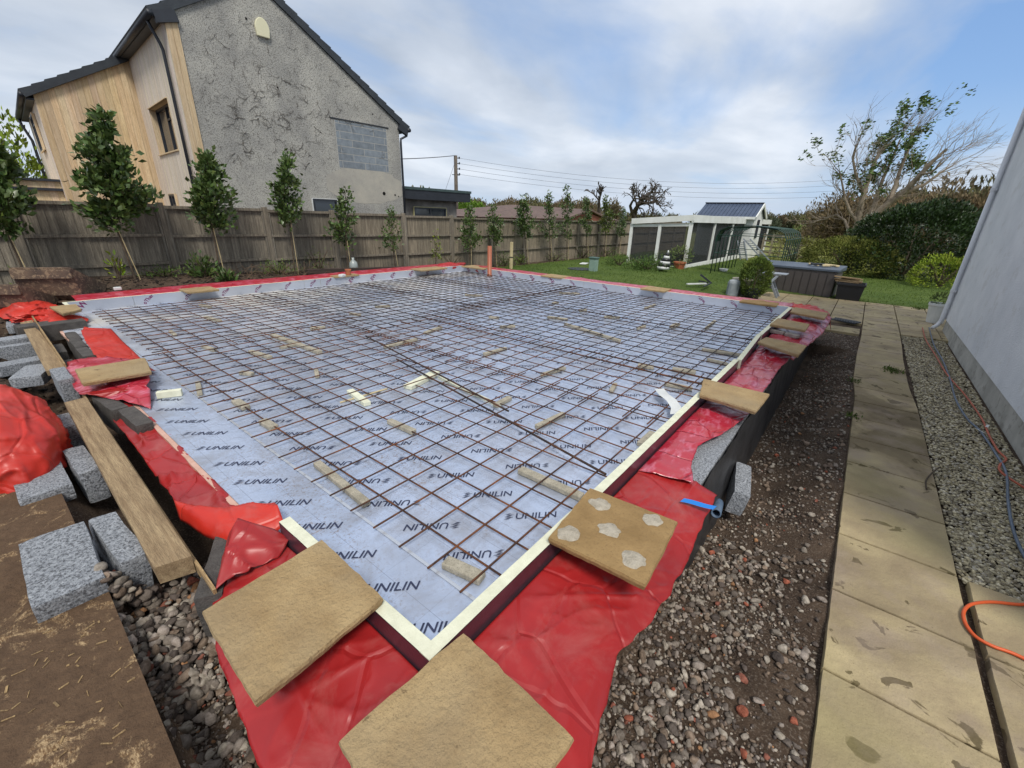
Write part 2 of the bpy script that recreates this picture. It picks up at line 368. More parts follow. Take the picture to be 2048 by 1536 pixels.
def word_mesh(txt, shear=0.0, bold=0.0):
    cu = bpy.data.curves.new('word', 'FONT'); cu.body = txt; cu.resolution_u = 2; cu.shear = shear; cu.offset = bold
    o = bpy.data.objects.new('word', cu); COL.objects.link(o); bpy.context.view_layer.update()
    dg = bpy.context.evaluated_depsgraph_get(); me = o.evaluated_get(dg).to_mesh()
    v = np.array([p.co[:2] for p in me.vertices]); f = [tuple(p.vertices) for p in me.polygons]
    o.evaluated_get(dg).to_mesh_clear(); bpy.data.objects.remove(o)
    v[:, 0] -= v[:, 0].min(); h = v[:, 1].max(); v /= h; w = v[:, 0].max()
    return v, f, w
wv, wf, ww = word_mesh('UNILIN', 0.25, 0.012); wv[:, 0] *= 0.228 / ww; wv[:, 1] *= 0.045
ev, ef = [], []                                # emblem: five slanting leaf blades
for k in range(5):
    y0 = 0.001 + k * 0.0095; x0 = -0.066 + (0.006 if k % 2 else 0) + 0.012 * (k / 4); l = 0.046 if k % 2 else 0.038; o = len(ev)
    ev += [(x0, y0 + 0.001), (x0 + l * 0.45, y0 - 0.001), (x0 + l, y0 + 0.006), (x0 + l * 0.6, y0 + 0.0065)]; ef += [(o, o + 1, o + 2, o + 3)]
LV = np.vstack([wv, np.array(ev)]); LF = [list(f) for f in wf] + [[i + len(wv) for i in f] for f in ef]
LV[:, 0] -= 0.085; LV[:, 1] -= 0.022
xj = [0.60] + [0.96 + 1.2 * i for i in range(7)] + [8.86]; yj = [0.79, 2.5, 4.9, 7.3, 8.92]
words = []
offs = [0.05, 0.197, 0.157, 0.168, 0.08]
for k in range(21):
    cx = 0.765 + 0.392 * k; n = 0
    y = 0.78 + ((offs[k % 5] - 0.78) % 0.3)
    while y < 8.95:
        words.append((cx + random.uniform(-0.01, 0.01), y, k % 2)); y += 0.299
FG = 'foil faced insulation boards laid across the floor'
for i in range(len(xj) - 1):
    for j in range(len(yj) - 1):
        x0, x1, y0, y1 = xj[i], xj[i + 1], yj[j], yj[j + 1]
        root = thing('insulation_board', ((x0 + x1) / 2, (y0 + y1) / 2, ZF), 'silver blue foil faced insulation board with repeated black lettering, under the steel mesh', 'insulation board', FG)
        g = 0.0022; b = MB(); dz = random.uniform(-0.0015, 0.0015)
        b.box(((x0 + x1) / 2, (y0 + y1) / 2, ZF - 0.05 + dz), (x1 - x0 - g, y1 - y0 - g, 0.1)); b.build('board', m_floor, root)
        vv, ff = [], []
        for (cx, cy, rot) in words:
            if not (x0 <= cx < x1 and y0 <= cy < y1): continue
            s = -1 if rot else 1; o = len(vv)
            for a, c in LV:
                X = (a + c) * 0.7071 * s + cx; Y = (-a + c) * 0.7071 * s + cy
                vv.append((min(max(X, x0 + .002), x1 - .002) if i in (0, 7) else X, Y, ZF + dz + 0.0022))
            ff += [tuple(k + o for k in f) for f in LF]
        if vv:
            me = bpy.data.meshes.new('lettering'); me.from_pydata(vv, [], ff); me.materials.append(m_ink)
            o = bpy.data.objects.new('lettering', me); COL.objects.link(o); o.parent = root
        settle(root)
# pink sawn edge of the boards at the open left side
b = MB(); rows = []
for k in range(60):
    y = 2.0 + 6.4 * k / 59; w = 0.012 * fbm(0, y, 4); rows.append([(0.598 + w, y, ZF - 0.09), (0.574 + w, y, ZF - 0.03), (0.572 + w, y, ZF - 0.004), (0.60, y, ZF - 0.003)])
b.sheet(rows); tag(b.build('board_offcut', m_foamp), 'rough pink sawn foam edge along the open left side of the foil floor', 'foam edge')
# silver jointing tape on the first board joint
b = MB(); b.box((0.965, 2.9, ZF + 0.0048), (0.016, 4.0, 0.0012)); tag(b.build('joint_tape', mat('silver_tape', srgb(205, 208, 214), None, rough=0.25, metal=0.6)), 'thin silver tape along the board joint under the bar ends', 'tape')

# upstands (foil both faces, cream foam core showing on top)
m_foil_refl = mat('outer_foil_reflection', srgb(110, 84, 96), srgb(90, 66, 80), 3, 0.3, 0.2, 12, metal=0.6)  # reflection of the red sheet painted as the foil's maroon colour
def upstand(a, c, out, label, marks=(), zt=ZU, zb=ZF - 0.06, th=0.05):
    a, c, out = Vector(a), Vector(c), Vector(out).normalized(); l = (c - a).length; d = (c - a).normalized()
    root = thing('insulation_upstand', ((a + c) / 2).to_3d() + Vector((0, 0, zb)), label, 'insulation strip', 'foam strips standing round the slab edge')
    k = MB(); n = max(3, int(l / 0.08)); rows = []
    for i in range(n + 1):
        p = a + d * (l * i / n); w = 0.0022 * noise.noise(Vector((p.x * 9, p.y * 9, 1)));
        rows.append([p.to_3d() + Vector((0, 0, zb)) + out * 0.0, p.to_3d() + Vector((0, 0, zt + w)), p.to_3d() + out * th * (1 + 0.03 * noise.noise(Vector((p.x * 14, p.y * 14, 5)))) + Vector((0, 0, zt + w)), p.to_3d() + out * th + Vector((0, 0, zb))])
    vs = [q for r in rows for q in r]
    core = MB(); core.sheet([[Vector(r[1]) , Vector(r[2])] for r in rows]); core.add(rows[0], [(0, 1, 2, 3)]); core.add(rows[-1], [(3, 2, 1, 0)]); core.build('foam_core', m_foam, root)
    inner = MB(); inner.sheet([[r[0] - out * 0.0012, r[1] - out * 0.0012 - Vector((0, 0, 0.002))] for r in rows]); inner.build('foil_face', m_foil, root)
    outer = MB(); outer.sheet([[r[3] + out * 0.0012, r[2] + out * 0.0012 - Vector((0, 0, 0.002))] for r in rows]); outer.build('foil_face', m_foil_refl, root)
    if marks:
        vv, ff = [], []
        for (s, txt, mirror) in marks:
            v, f, w = TXT[txt]; o = len(vv)
            for x, y in v:
                X, Y = (x - w / 2) * TSZ[txt], (y - 0.5) * TSZ[txt]
                if mirror: X, Y = -X, -Y
                A, B = (X * 0.72 - Y * 0.7), (X * 0.7 + Y * 0.72)
                p = a + d * (s + A); z = min(max((zb + 0.06 + zt) / 2 + 0.012 + B, zb + 0.055), zt - 0.004)
                q = p.to_3d() - out * 0.0035; q.z = z; vv.append(q)
            ff += [tuple(i + o for i in fc) for fc in f]
        me = bpy.data.meshes.new('lettering'); me.from_pydata(vv, [], ff); me.materials.append(m_purple); o = bpy.data.objects.new('lettering', me); COL.objects.link(o); o.parent = root
    settle(root); return root
TXT = {t: word_mesh(t, 0.0, 0.02) for t in ('oTher', 'EW', 'WE')}
TSZ = {'oTher': 0.052, 'EW': 0.08, 'WE': 0.08}
XV, YV = Vector((1, 0, 0)), Vector((0, 1, 0))
upstand((SX0, SY0 - 0.05, 0), (SX0, 1.81, 0), -XV, 'short cream topped foam strip beside the stone at the near left corner')
upstand((0.84, 8.42, 0), (0.84, 8.90, 0), -XV, 'short white foam strip end at the far left corner of the slab', th=0.045)
upstand((SX0 - 0.05, SY0, 0), (4.85, SY0 - 0.005, 0), -YV, 'long cream topped foam strip along the near right edge')
upstand((4.86, SY0 - 0.03, 0), (6.25, SY0 + 0.03, 0), -YV, 'bowed white topped foam strip along the right edge beyond the kink')
upstand((6.26, SY0 + 0.02, 0), (SX1, SY0, 0), -YV, 'white topped foam strip at the far end of the right edge')
# far left side (joints where the photograph shows them)
jl = [0.80, PY(265, 593, 8.9).x, 4.35, PY(640, 559, 8.9).x, SX1 + 0.05]
for k in range(4):
    l0, l1 = jl[k], jl[k + 1]; marks = []; x = l0 + 0.18
    while x < l1 - 0.12:
        far = x > 4.9
        marks.append((x - l0, 'oTher' if not far and x > 1.3 else 'EW', False)); x += 0.56
    upstand((l0, SY1, 0), (l1 - 0.004, SY1, 0), YV, ['foil strip with purple lettering at the far left corner end', 'second foil strip from the left along the fence side', 'third foil strip from the left along the fence side', 'foil strip running to the far corner on the fence side'][k], marks)
jr = [SY0, 2.9, 4.9, 7.1, SY1]
for k in range(4):
    l0, l1 = jr[k], jr[k + 1]; marks = []; y = l0 + 0.3
    while y < l1 - 0.15: marks.append((y - l0, 'oTher' if 1.0 < y < 5.6 else 'WE', True)); y += 0.58
    upstand((SX1, l0, 0), (SX1, l1 - 0.004, 0), XV, ['plain silver foil strip along the far edge nearest the paving', 'foil strip with purple lettering, second from the paving, along the lawn', 'foil strip with purple lettering opposite the utility box on the lawn', 'foil strip behind the brown pipe at the far corner'][k], marks)

# ------------------------------------------------------------------ steel mesh sheets and spacers
m_steel = mat('rusted_steel', srgb(66, 44, 34), srgb(132, 80, 46), 9, 0.75, 0.3, 120, metal=0.25, lo=0.42, hi=0.72)
m_steel2 = mat('dark_steel', srgb(50, 39, 35), srgb(104, 66, 42), 9, 0.7, 0.3, 120, metal=0.3, lo=0.45, hi=0.75)
def mesh_sheet(x0, x1, y0, y1, ox, oy, dz, skew, label):
    b = MB(); r = 0.0052; cx, cy = (x0 + x1) / 2, (y0 + y1) / 2
    def T(x, y, z): return (x - skew * (y - cy), y + skew * (x - cx), z + 0.0035 * noise.noise(Vector((x * 1.3, y * 1.3, dz * 90))))
    x = ox + math.ceil((x0 + 0.03 - ox) / 0.2) * 0.2
    while x < x1 - 0.02: b.tube([T(x, y0 + (y1 - y0) * t / 6, ZM - 0.0105 + dz) for t in range(7)], r, 6); x += 0.2
    y = oy + math.ceil((y0 + 0.03 - oy) / 0.2) * 0.2
    while y < y1 - 0.02: b.tube([T(x0 + (x1 - x0) * t / 5, y, ZM + dz) for t in range(6)], r, 6); y += 0.2
    o = b.build('steel_mesh_sheet', m_steel if x0 < 3 else m_steel2, smooth=True, fixn=False); return tag(o, label, 'steel mesh', 'sheets of rusty steel mesh')
gx, gy = 1.316, 1.166                         # an intersection of the near sheet
mesh_sheet(0.93, 3.25, 0.90, 5.62, gx, gy, 0.0, 0.0, 'rusty steel mesh sheet at the near left, its bar ends over the lettered foil')
mesh_sheet(2.92, 4.42, 0.88, 4.95, gx + 0.03, gy + 0.02, 0.012, 0.008, 'narrow steel mesh sheet between the two near overlaps')
mesh_sheet(4.05, 6.45, 0.88, 5.2, gx + 0.05, gy - 0.03, 0.004, -0.006, 'steel mesh sheet in the middle of the right edge')
mesh_sheet(6.15, 8.6, 0.9, 5.1, gx + 0.02, gy, 0.014, 0.004, 'steel mesh sheet at the far right corner by the paving')
mesh_sheet(1.02, 3.4, 5.4, 8.55, gx + 0.04, gy + 0.05, 0.013, 0.004, 'steel mesh sheet at the far left corner by the digger buckets')
mesh_sheet(3.1, 5.5, 4.75, 8.5, gx + 0.02, gy - 0.01, 0.022, -0.005, 'steel mesh sheet along the fence side, left of the middle')
mesh_sheet(5.2, 7.2, 4.85, 8.5, gx, gy + 0.03, 0.010, 0.006, 'steel mesh sheet along the fence side, right of the middle')
mesh_sheet(6.9, 8.62, 4.8, 8.55, gx + 0.05, gy, 0.019, 0.0, 'steel mesh sheet at the far corner round the brown pipe')
for k, (a, c, lb) in enumerate((((2.10, 0.90), (2.62, 3.6), 'loose dark steel bar lying askew over the near mesh, the nearer of two'), ((2.40, 1.9), (2.92, 4.6), 'loose dark steel bar lying askew over the near mesh, the farther of two'))):
    b = MB(); b.tube([(a[0] + (c[0] - a[0]) * t / 6, a[1] + (c[1] - a[1]) * t / 6, ZM + 0.016 + k * 0.003) for t in range(7)], 0.008, 7); tag(b.build('steel_bar', m_steel2, smooth=True), lb, 'steel bar')
m_conc = mat('spacer_concrete', srgb(176, 168, 150), srgb(148, 141, 124), 18, 0.9, 0.5, 90, speck=(120, 0.5, srgb(96, 90, 80)))
SP = [((890, 1118), (965, 1152), .075), ((633, 922), (733, 1003), .06), ((1040, 935), (1165, 990), .07), ((778, 838), (828, 860), .06), ((525, 838), (548, 852), .08), ((470, 798), (492, 812), .08),
      ((395, 762), (399, 785), .05), ((990, 808), (1020, 792), .06), ((1073, 850), (1128, 824), .05), ((1280, 885), (1306, 862), .06), ((1222, 780), (1231, 765), .05), ((1083, 747), (1130, 733), .05),
      ((1276, 728), (1308, 732), .09), ((1345, 735), (1392, 742), .09), ((1404, 696), (1484, 708), .05), ((1415, 716), (1456, 726), .05), ((968, 706), (1012, 694), .06), ((768, 692), (834, 676), .05),
      ((850, 664), (882, 652), .07), ((632, 738), (634, 750), .05), ((500, 700), (540, 712), .07), ((1344, 652), (1356, 646), .10), ((1208, 632), (1240, 633), .06), ((1290, 615), (1310, 608), .05),
      ((1095, 632), (1135, 637), .07), ((978, 632), (998, 634), .07), ((1118, 584), (1160, 586), .08), ((750, 612), (780, 610), .07), ((930, 588), (965, 590), .08), ((560, 693), (600, 684), .07),
      ((480, 742), (505, 745), .06), ((405, 690), (430, 698), .06), ((340, 660), (350, 668), .05), ((410, 632), (440, 640), .07), ((620, 655), (650, 652), .07), ((400, 608), (420, 612), .07),
      ((1106, 605), (1116, 603), .07), ((1160, 620), (1172, 618), .07), ((1412, 655), (1430, 640), .05), ((1275, 655), (1290, 650), .05), ((700, 625), (720, 628), .06), ((1560, 630), (1545, 640), .05), ((1330, 764), (1385, 775), .07), ((1000, 652), (1030, 650), .06)]
for a, c, w in SP:
    A, Cc = P(*a, ZF + 0.035), P(*c, ZF + 0.035); A.z = Cc.z = ZF + 0.0175 + 0.001; b = MB()
    if (A - Cc).length < 0.1: Cc = A + (Cc - A).normalized() * 0.14
    if (A - Cc).length > 0.9: Cc = A + (Cc - A).normalized() * 0.9
    b.beam(A, Cc, w * 0.8, 0.034); tag(b.build('concrete_spacer', m_conc, bevel=0.006), 'pale concrete spacer strip lying on the foil and holding up the steel mesh', 'spacer', 'concrete spacers under the steel mesh')
def plank(name, a, c, w, h, m, label, cat, z=None, group=None, bevel=0.003, up=(0, 0, 1)):
    b = MB(); b.beam(a, c, w, h, up); return tag(b.build(name, m, bevel=bevel), label, cat, group)
m_batten = mat('pale_batten', srgb(206, 190, 150), srgb(186, 168, 128), 6, 0.8, 0.2, 40, stretch=(1, 1, 1))
plank('foam_offcut', P(878, 755, ZF + .012), P(1000, 812, ZF + .012), 0.03, 0.024, m_foam, 'long thin cream strip lying on the foil under the mesh', 'foam offcut')
plank('foam_offcut', P(815, 775, ZF + .02), P(872, 745, ZF + .02), 0.09, 0.036, m_foam, 'wide pale offcut near the middle of the floor, touching a long thin strip', 'foam offcut')
plank('foam_offcut', P(700, 782, ZF + .02), P(735, 808, ZF + .02), 0.06, 0.035, m_foam, 'short white offcut crossing a thin stick under the mesh', 'foam offcut')
plank('timber_stick', P(680, 805, ZF + .008), P(775, 777, ZF + .008), 0.012, 0.012, m_batten, 'thin pale stick on the foil beside the white offcut', 'stick')
plank('foam_offcut', P(1130, 648, ZF + .02), P(1240, 682, ZF + .02), 0.045, 0.035, m_conc, 'long pale strip under the far mesh left of the kink', 'strip')
plank('foam_offcut', P(314, 790, ZF + .03), P(364, 784, ZF + .03), 0.05, 0.055, m_foam, 'stubby cream foam block on the lettered foil by the left stone', 'foam offcut')
plank('foam_offcut', P(545, 670, ZF + .02), P(640, 705, ZF + .02), 0.06, 0.035, m_conc, 'long dusty strip on the floor towards the far left', 'strip')
# white packing strap and clear wrap near the right edge
m_white = mat('white_paint', srgb(214, 216, 214), srgb(198, 200, 198), 4, 0.55, 0.1, 30)
b = MB(); rows = []
for k, (x, y) in enumerate(((1318, 778), (1328, 790), (1342, 800), (1352, 815), (1350, 828))):
    q = P(x, y, ZM + 0.02 + 0.01 * math.sin(k)); rows.append([q + Vector((-0.03, 0.03, 0)), q + Vector((0.035, -0.03, 0.004))])
b.sheet(rows); tag(b.build('packing_strip', m_white), 'curled white plastic strip lying on the mesh by the right edge', 'strip')

# ------------------------------------------------------------------ flagstones
def stone_extra(t, vec, tcn, col, b):
    d = ramp(t, noise_n(t, tcn.outputs['Object'], 9, 6, 0.65, 0.8), [(0.66, 0.0), (0.70, 0.7)]); e = ramp(t, noise_n(t, tcn.outputs['Object'], 2.2, 5, 0.6, 0.3), [(0.42, 0.0), (0.66, 0.55)]); col = mix(t, e, col, srgb(150, 134, 108))
    return mix(t, d, col, srgb(92, 74, 52))
m_flag = mat('buff_flagstone', srgb(178, 153, 112), srgb(152, 127, 90), 5, 0.9, 0.8, 45, speck=(150, 0.4, srgb(118, 97, 68)), extra=stone_extra, spec=0.3)
m_flag2 = mat('brown_flagstone', srgb(158, 130, 88), srgb(134, 108, 70), 5, 0.88, 0.4, 40, speck=(90, 0.4, srgb(116, 92, 62)), spec=0.3)
SG = 'loose flagstones weighing down the red membrane'
def flag(corners, label, th=0.034, m=m_flag, root=None, z=0.60):
    q = [Vector(c) for c in corners]; b = MB(); n = 14; cc = sum(q, Vector()) / 4
    ring = []
    for i in range(4):
        a, c = q[i], q[(i + 1) % 4]
        for k in range(n):
            t = k / n; p = a.lerp(c, t); inw = (cc - p).normalized()
            ring.append(p + inw * (0.003 + 0.005 * noise.noise(p * 22) + 0.003 * noise.noise(p * 70) + (0.003 if k == 0 else 0)))
    m_ = len(ring)
    top = [r + Vector((0, 0, 0.0015 * noise.noise(r * 30))) for r in ring]; mid = [r - (cc - r).normalized() * 0.004 + Vector((0, 0, -th * 0.35 + 0.003 * noise.noise(r * 25))) for r in ring]; bot = [r + (cc - r) * 0.012 + Vector((0, 0, -th)) for r in ring]
    vs = top + mid + bot; fs = [tuple(range(m_)), tuple(range(3 * m_ - 1, 2 * m_ - 1, -1))]
    for k in range(2):
        for i in range(m_): fs.append((k * m_ + i, (k + 1) * m_ + i, (k + 1) * m_ + (i + 1) % m_, k * m_ + (i + 1) % m_))
    b.add(vs, fs); o = b.build('flagstone', m, root, bevel=0.0)
    return tag(o, label, 'flagstone', SG) if root is None else o
flag([P(644, 1078, .62), P(402, 1223, .62), P(508, 1406, .62), P(768, 1195, .62)], 'buff square flagstone across the cream strip at the near left corner')
flag([(0.73, 0.745, .617), (0.285, 0.775, .617), (0.255, 0.325, .617), (0.695, 0.29, .617)], 'buff square flagstone at the bottom of the view, pointing at the corner of the slab')
rt = thing('flagstone', P(1230, 1070, .6), 'brown flagstone carrying five dabs of old mortar on the near right edge', 'flagstone', SG)
flag([P(1180, 975, .62), P(1096, 1074, .62), P(1292, 1171, .62), P(1357, 1043, .62)], None, m=m_flag2, root=rt)
m_mort = mat('old_mortar', srgb(196, 186, 168), srgb(168, 158, 140), 30, 0.95, 0.8, 110)
for (x, y, r) in ((1201, 1008, .058), (1305, 1040, .052), (1218, 1060, .055), (1138, 1067, .06), (1268, 1118, .058)):
    b = MB(); c = P(x, y, .621); n = 22; rr = [r * (0.85 + 0.35 * noise.noise(Vector((math.cos(6.28 * i / n) * 1.5, math.sin(6.28 * i / n) * 1.5, x)))) for i in range(n)]
    rings = [[c + Vector((math.cos(6.28 * i / n) * rr[i] * f, math.sin(6.28 * i / n) * rr[i] * f, h + 0.0015 * random.random())) for i in range(n)] for f, h in ((1.0, -0.001), (0.86, 0.003), (0.5, 0.005))]
    b.add([p for g_ in rings for p in g_] + [c + Vector((0, 0, 0.0055))], [(k * n + i, k * n + (i + 1) % n, (k + 1) * n + (i + 1) % n, (k + 1) * n + i) for k in range(2) for i in range(n)] + [(2 * n + i, 2 * n + (i + 1) % n, 3 * n) for i in range(n)])
    b.build('mortar_dab', m_mort, rt, smooth=True)
settle(rt)
flag([P(1407, 757, .62), P(1399, 788, .62), P(1513, 822, .62), P(1540, 788, .62)], 'rough edged buff flagstone on the right edge above the bare blocks')
flag([P(1532, 674, .615), P(1515, 683, .615), P(1598, 710, .615), P(1614, 691, .615)], 'buff flagstone on the right edge next to the two grey offcuts')
flag([P(1556, 636, .615), P(1540, 648, .615), P(1612, 660, .615), P(1620, 648, .615)], 'buff flagstone on the right edge, second from the far end')
flag([P(1590, 614, .60), P(1580, 623, .60), P(1650, 637, .60), P(1657, 626, .60)], 'buff flagstone at the far right corner of the slab')
flag([P(290, 715, .60), P(149, 738, .60), P(163, 766, .60), P(303, 742, .60)], 'long pale flagstone on the left edge over the red folds')
flag([P(152, 608, .62), P(98, 613, .62), P(125, 627, .62), P(163, 618, .62)], 'pale flagstone at the far left corner half under the red folds')
def small_flag(px, py, lx, ly, label, z=0.60, m=m_flag):
    c = P(px, py, z); flag([c + Vector((-lx / 2, -ly / 2, 0)), c + Vector((lx / 2, -ly / 2, 0)), c + Vector((lx / 2, ly / 2, 0)), c + Vector((-lx / 2, ly / 2, 0))], label, m=m)
small_flag(398, 578, .46, .44, 'pale flagstone on the fence side near the digger bucket', .615)
small_flag(686, 549.5, .6, .35, 'flagstone on the fence side under the white lump and orange pot', .60)
small_flag(858, 536.5, .9, .45, 'pale flagstone on the fence side just left of the far corner', .60)
small_flag(955, 533.5, .45, .8, 'pale flagstone just right of the far corner behind the pipe', .60)
small_flag(1112, 551.5, .45, .6, 'pale flagstone on the lawn side beyond the far corner', .60)
small_flag(1312, 577, .45, .5, 'pale flagstone on the lawn side opposite the long pale stick', .61)
small_flag(1520, 603.5, .45, .6, 'greyish flagstone by the potted conifer', .59, m_flag2)
m_off = mat('grey_offcut', srgb(160, 150, 142), srgb(136, 126, 120), 20, 0.9, 0.4, 80)
for i, (a, c) in enumerate((((1541, 661), (1569, 667)), ((1572, 668), (1597, 674)))):
    b = MB(); A, Cc = P(*a, .52), P(*c, .52); b.beam(A, Cc, 0.09, 0.05); tag(b.build('kerb_offcut', m_off, bevel=0.012), ['grey concrete offcut on the pink sheet, the left of two', 'grey concrete offcut on the pink sheet, the right of two'][i], 'concrete offcut')

# ------------------------------------------------------------------ red membrane sheets
def red_extra(sc):
    def f(t, vec, tcn, col, b):
        w = N(t, 'ShaderNodeTexNoise'); L(t, tcn.outputs['Object'], w.inputs['Vector']); w.inputs['Scale'].default_value = 4.0; w.inputs['Detail'].default_value = 3; w.inputs['Distortion'].default_value = 0.25; w.noise_type = 'RIDGED_MULTIFRACTAL'
        bn = N(t, 'ShaderNodeBump'); bn.inputs['Strength'].default_value = sc; bn.inputs['Distance'].default_value = 0.012; vo = N(t, 'ShaderNodeTexVoronoi', feature='DISTANCE_TO_EDGE'); vo.inputs['Scale'].default_value = 3.4; wp = N(t, 'ShaderNodeMix', data_type='VECTOR'); wp.inputs[0].default_value = 0.12; nw_ = N(t, 'ShaderNodeTexNoise'); nw_.inputs['Scale'].default_value = 2.0; L(t, tcn.outputs['Object'], nw_.inputs['Vector']); L(t, tcn.outputs['Object'], wp.inputs[4]); L(t, nw_.outputs['Color'], wp.inputs[5]); L(t, wp.outputs[1], vo.inputs['Vector'])
        L(t, math_n(t, 'ADD', w.outputs[0], math_n(t, 'MULTIPLY', ramp(t, vo.outputs['Distance'], [(0.0, 0.0), (0.035, 0.75), (0.3, 1.0)]), 0.9)), bn.inputs['Height']); L(t, bn.outputs[0], b.inputs['Normal'])
        d = ramp(t, noise_n(t, tcn.outputs['Object'], 5, 7, 0.7, 0.5), [(0.5, 0.0), (0.75, 0.45)]); return mix(t, d, col, srgb(170, 102, 96))  # pink-grey smears: dust, and the plastic's sheen painted into the colour
    return f
m_red = mat('red_membrane', srgb(164, 36, 36), srgb(142, 30, 32), 2.0, 0.38, spec=0.5, extra=red_extra(0.5))
m_orange = mat('bright_red_membrane', srgb(196, 50, 34), srgb(180, 38, 28), 2.5, 0.42, spec=0.5, extra=red_extra(0.5))
m_pink = mat('streaked_red_membrane', srgb(172, 36, 54), srgb(206, 124, 146), 7.0, 0.28, spec=0.7, lo=0.5, hi=0.74, stretch=(1, 2.4, 1), extra=red_extra(1.0))  # red base colour with pale pink streaks
def ridge(x, y, s, seed): return 1 - abs(noise.noise(Vector((x * s, y * s, seed)))) * 2.0
def drape(name, pairs, m, label, nv=26, seed=0, amp=0.012, fn=None, droop=0.0, sub=8, edge=0.004):
    """pairs: (inner point, outer point) along the length; a wrinkled sheet between them"""
    rows = []
    for k in range(len(pairs) - 1):
        for q in range(sub):
            t = q / sub; t2 = t * t * (3 - 2 * t) * 0.4 + t * 0.6
            rows.append((Vector(pairs[k][0]).lerp(Vector(pairs[k + 1][0]), t), Vector(pairs[k][1]).lerp(Vector(pairs[k + 1][1]), t2)))
    rows.append((Vector(pairs[-1][0]), Vector(pairs[-1][1])))
    g = []
    for a, c in rows:
        line = []
        for j in range(nv + 1):
            s = j / nv; p = a.lerp(c, s)
            w = amp * 0.8 + amp * (0.7 * noise.noise(Vector((p.x * 3, p.y * 3, seed))) + 1.1 * max(0, ridge(p.x * .8 + p.y * .5, p.y * 0.35 - p.x * .2, 3.2, seed + 3)) ** 11 + 0.8 * max(0, ridge(p.x * .3 - p.y, p.y * 0.4 + p.x, 2.6, seed + 6)) ** 13 + 0.5 * max(0, ridge(p.x + p.y * .6, p.y - p.x * .3, 7.5, seed + 9)) ** 9 + 0.10 * noise.noise(Vector((p.x * 15, p.y * 15, seed))))
            p = p + Vector((0, 0, w * min(1, s * 5) - droop * max(0, s - 0.8) * 5 * (0.6 + 0.4 * noise.noise(Vector((p.x * 6, p.y * 6, 9))))))
            if j == nv: p += (c - a).normalized() * edge * noise.noise(p * 14) * 3
            if fn: p = fn(p, s)
            line.append(p)
        g.append(line)
    b = MB(); b.sheet(g); o = b.build(name, m, smooth=True, fixn=False)
    md = o.modifiers.new('thickness', 'SOLIDIFY'); md.thickness = 0.0012; return tag(o, label, 'plastic sheet', 'red plastic damp proof sheets round the slab')
def lift(p, s):                               # lies over the blocks and under the stones
    return p
zi = 0.485
drape('membrane_sheet', [((.575, 2.06, zi - .01), P(430, 1158, .40)), ((.59, 1.85, zi), P(428, 1180, .40)), ((.60, 1.6, zi), P(425, 1215, .40)), ((.60, 1.35, zi), P(432, 1300, .40)), ((.60, 1.1, zi), P(478, 1420, .39)), ((.60, .92, zi), P(520, 1530, .38)),
      ((.598, .77, zi), (.17, .55, .38)), ((.62, .765, zi), (.42, .22, .38)), ((.74, .765, zi), (.68, .24, .38)), ((1.0, .765, zi), P(1233, 1312, .38)), ((1.35, .765, zi), P(1292, 1252, .37)), ((1.7, .765, zi), P(1340, 1190, .38)), ((2.05, .765, zi), P(1392, 1080, .41)), ((2.42, .765, zi), P(1434, 990, .42))],
      m_red, 'large glossy red plastic sheet folded round the near corner of the slab', seed=1, amp=0.011, droop=0.02, nv=60, sub=20)
drape('membrane_fold', [(P(585, 1078, .50), P(560, 1120, .47)), (P(548, 1058, .54), P(500, 1150, .47)), (P(500, 1044, .585), P(455, 1165, .46)), (P(476, 1036, .60), P(432, 1185, .44)), (P(462, 1060, .52), P(430, 1192, .41))], m_red,
      'stiff upright fold of red plastic beside the near left stone', seed=3, amp=0.02, nv=18, sub=9)
drape('membrane_sheet', [(P(538, 1022, .40), P(462, 1100, .38)), (P(500, 1006, .40), P(385, 1052, .34)), (P(450, 975, .40), P(348, 1005, .33)), (P(408, 925, .40), P(318, 965, .32)), (P(365, 880, .40), P(275, 905, .33)), (P(325, 845, .40), P(235, 855, .34)), (P(293, 822, .40), P(203, 808, .36))],
      m_red, 'dark red plastic sheet hanging down beside the pink foam edge', seed=5, amp=0.03, nv=24)
def bulge(p, s): return p + Vector((0, 0, .055 * math.sin(math.pi * s) ** .7))
drape('membrane_fold', [(P(548, 1013, .45), P(572, 1060, .45)), (P(500, 1010, .47), P(520, 1082, .44)), (P(450, 1018, .47), P(462, 1094, .41)), (P(400, 1020, .45), P(410, 1075, .40)), (P(352, 1012, .42), P(362, 1046, .39))], m_orange,
      'rolled tongue of bright red plastic pointing from the timber to the foil', seed=17, amp=0.014, nv=20, sub=8, fn=bulge)
drape('membrane_sheet', [(P(172, 655, .47), P(163, 663, .46)), (P(222, 657, .46), P(166, 672, .46)), (P(245, 682, .455), P(175, 690, .455)), (P(270, 705, .455), P(190, 712, .455)), (P(300, 735, .455), P(200, 728, .455)), (P(312, 742, .455), P(205, 745, .455))],
      m_orange, 'bright red plastic strip along the left edge beyond the long pale stone', seed=8, amp=0.014, nv=18)
drape('membrane_sheet', [(P(290, 722, .50), P(200, 716, .45)), (P(296, 735, .53), P(135, 728, .46)), (P(300, 760, .53), P(134, 745, .45)), (P(292, 772, .53), P(150, 780, .44)), (P(300, 778, .50), P(162, 792, .46)), ((P(302, 818, .44)), P(195, 795, .47))],
      m_pink, 'crumpled red plastic under the long pale stone on the left edge', seed=12, amp=0.016, nv=22)
drape('membrane_flap', [(P(268, 772, .52), P(160, 790, .48)), (P(282, 778, .50), P(182, 792, .50)), (P(300, 785, .46), P(225, 800, .45)), (P(303, 815, .42), P(262, 795, .45))], m_red, 'curled red flap below the long pale stone', seed=15, amp=0.01, nv=12)
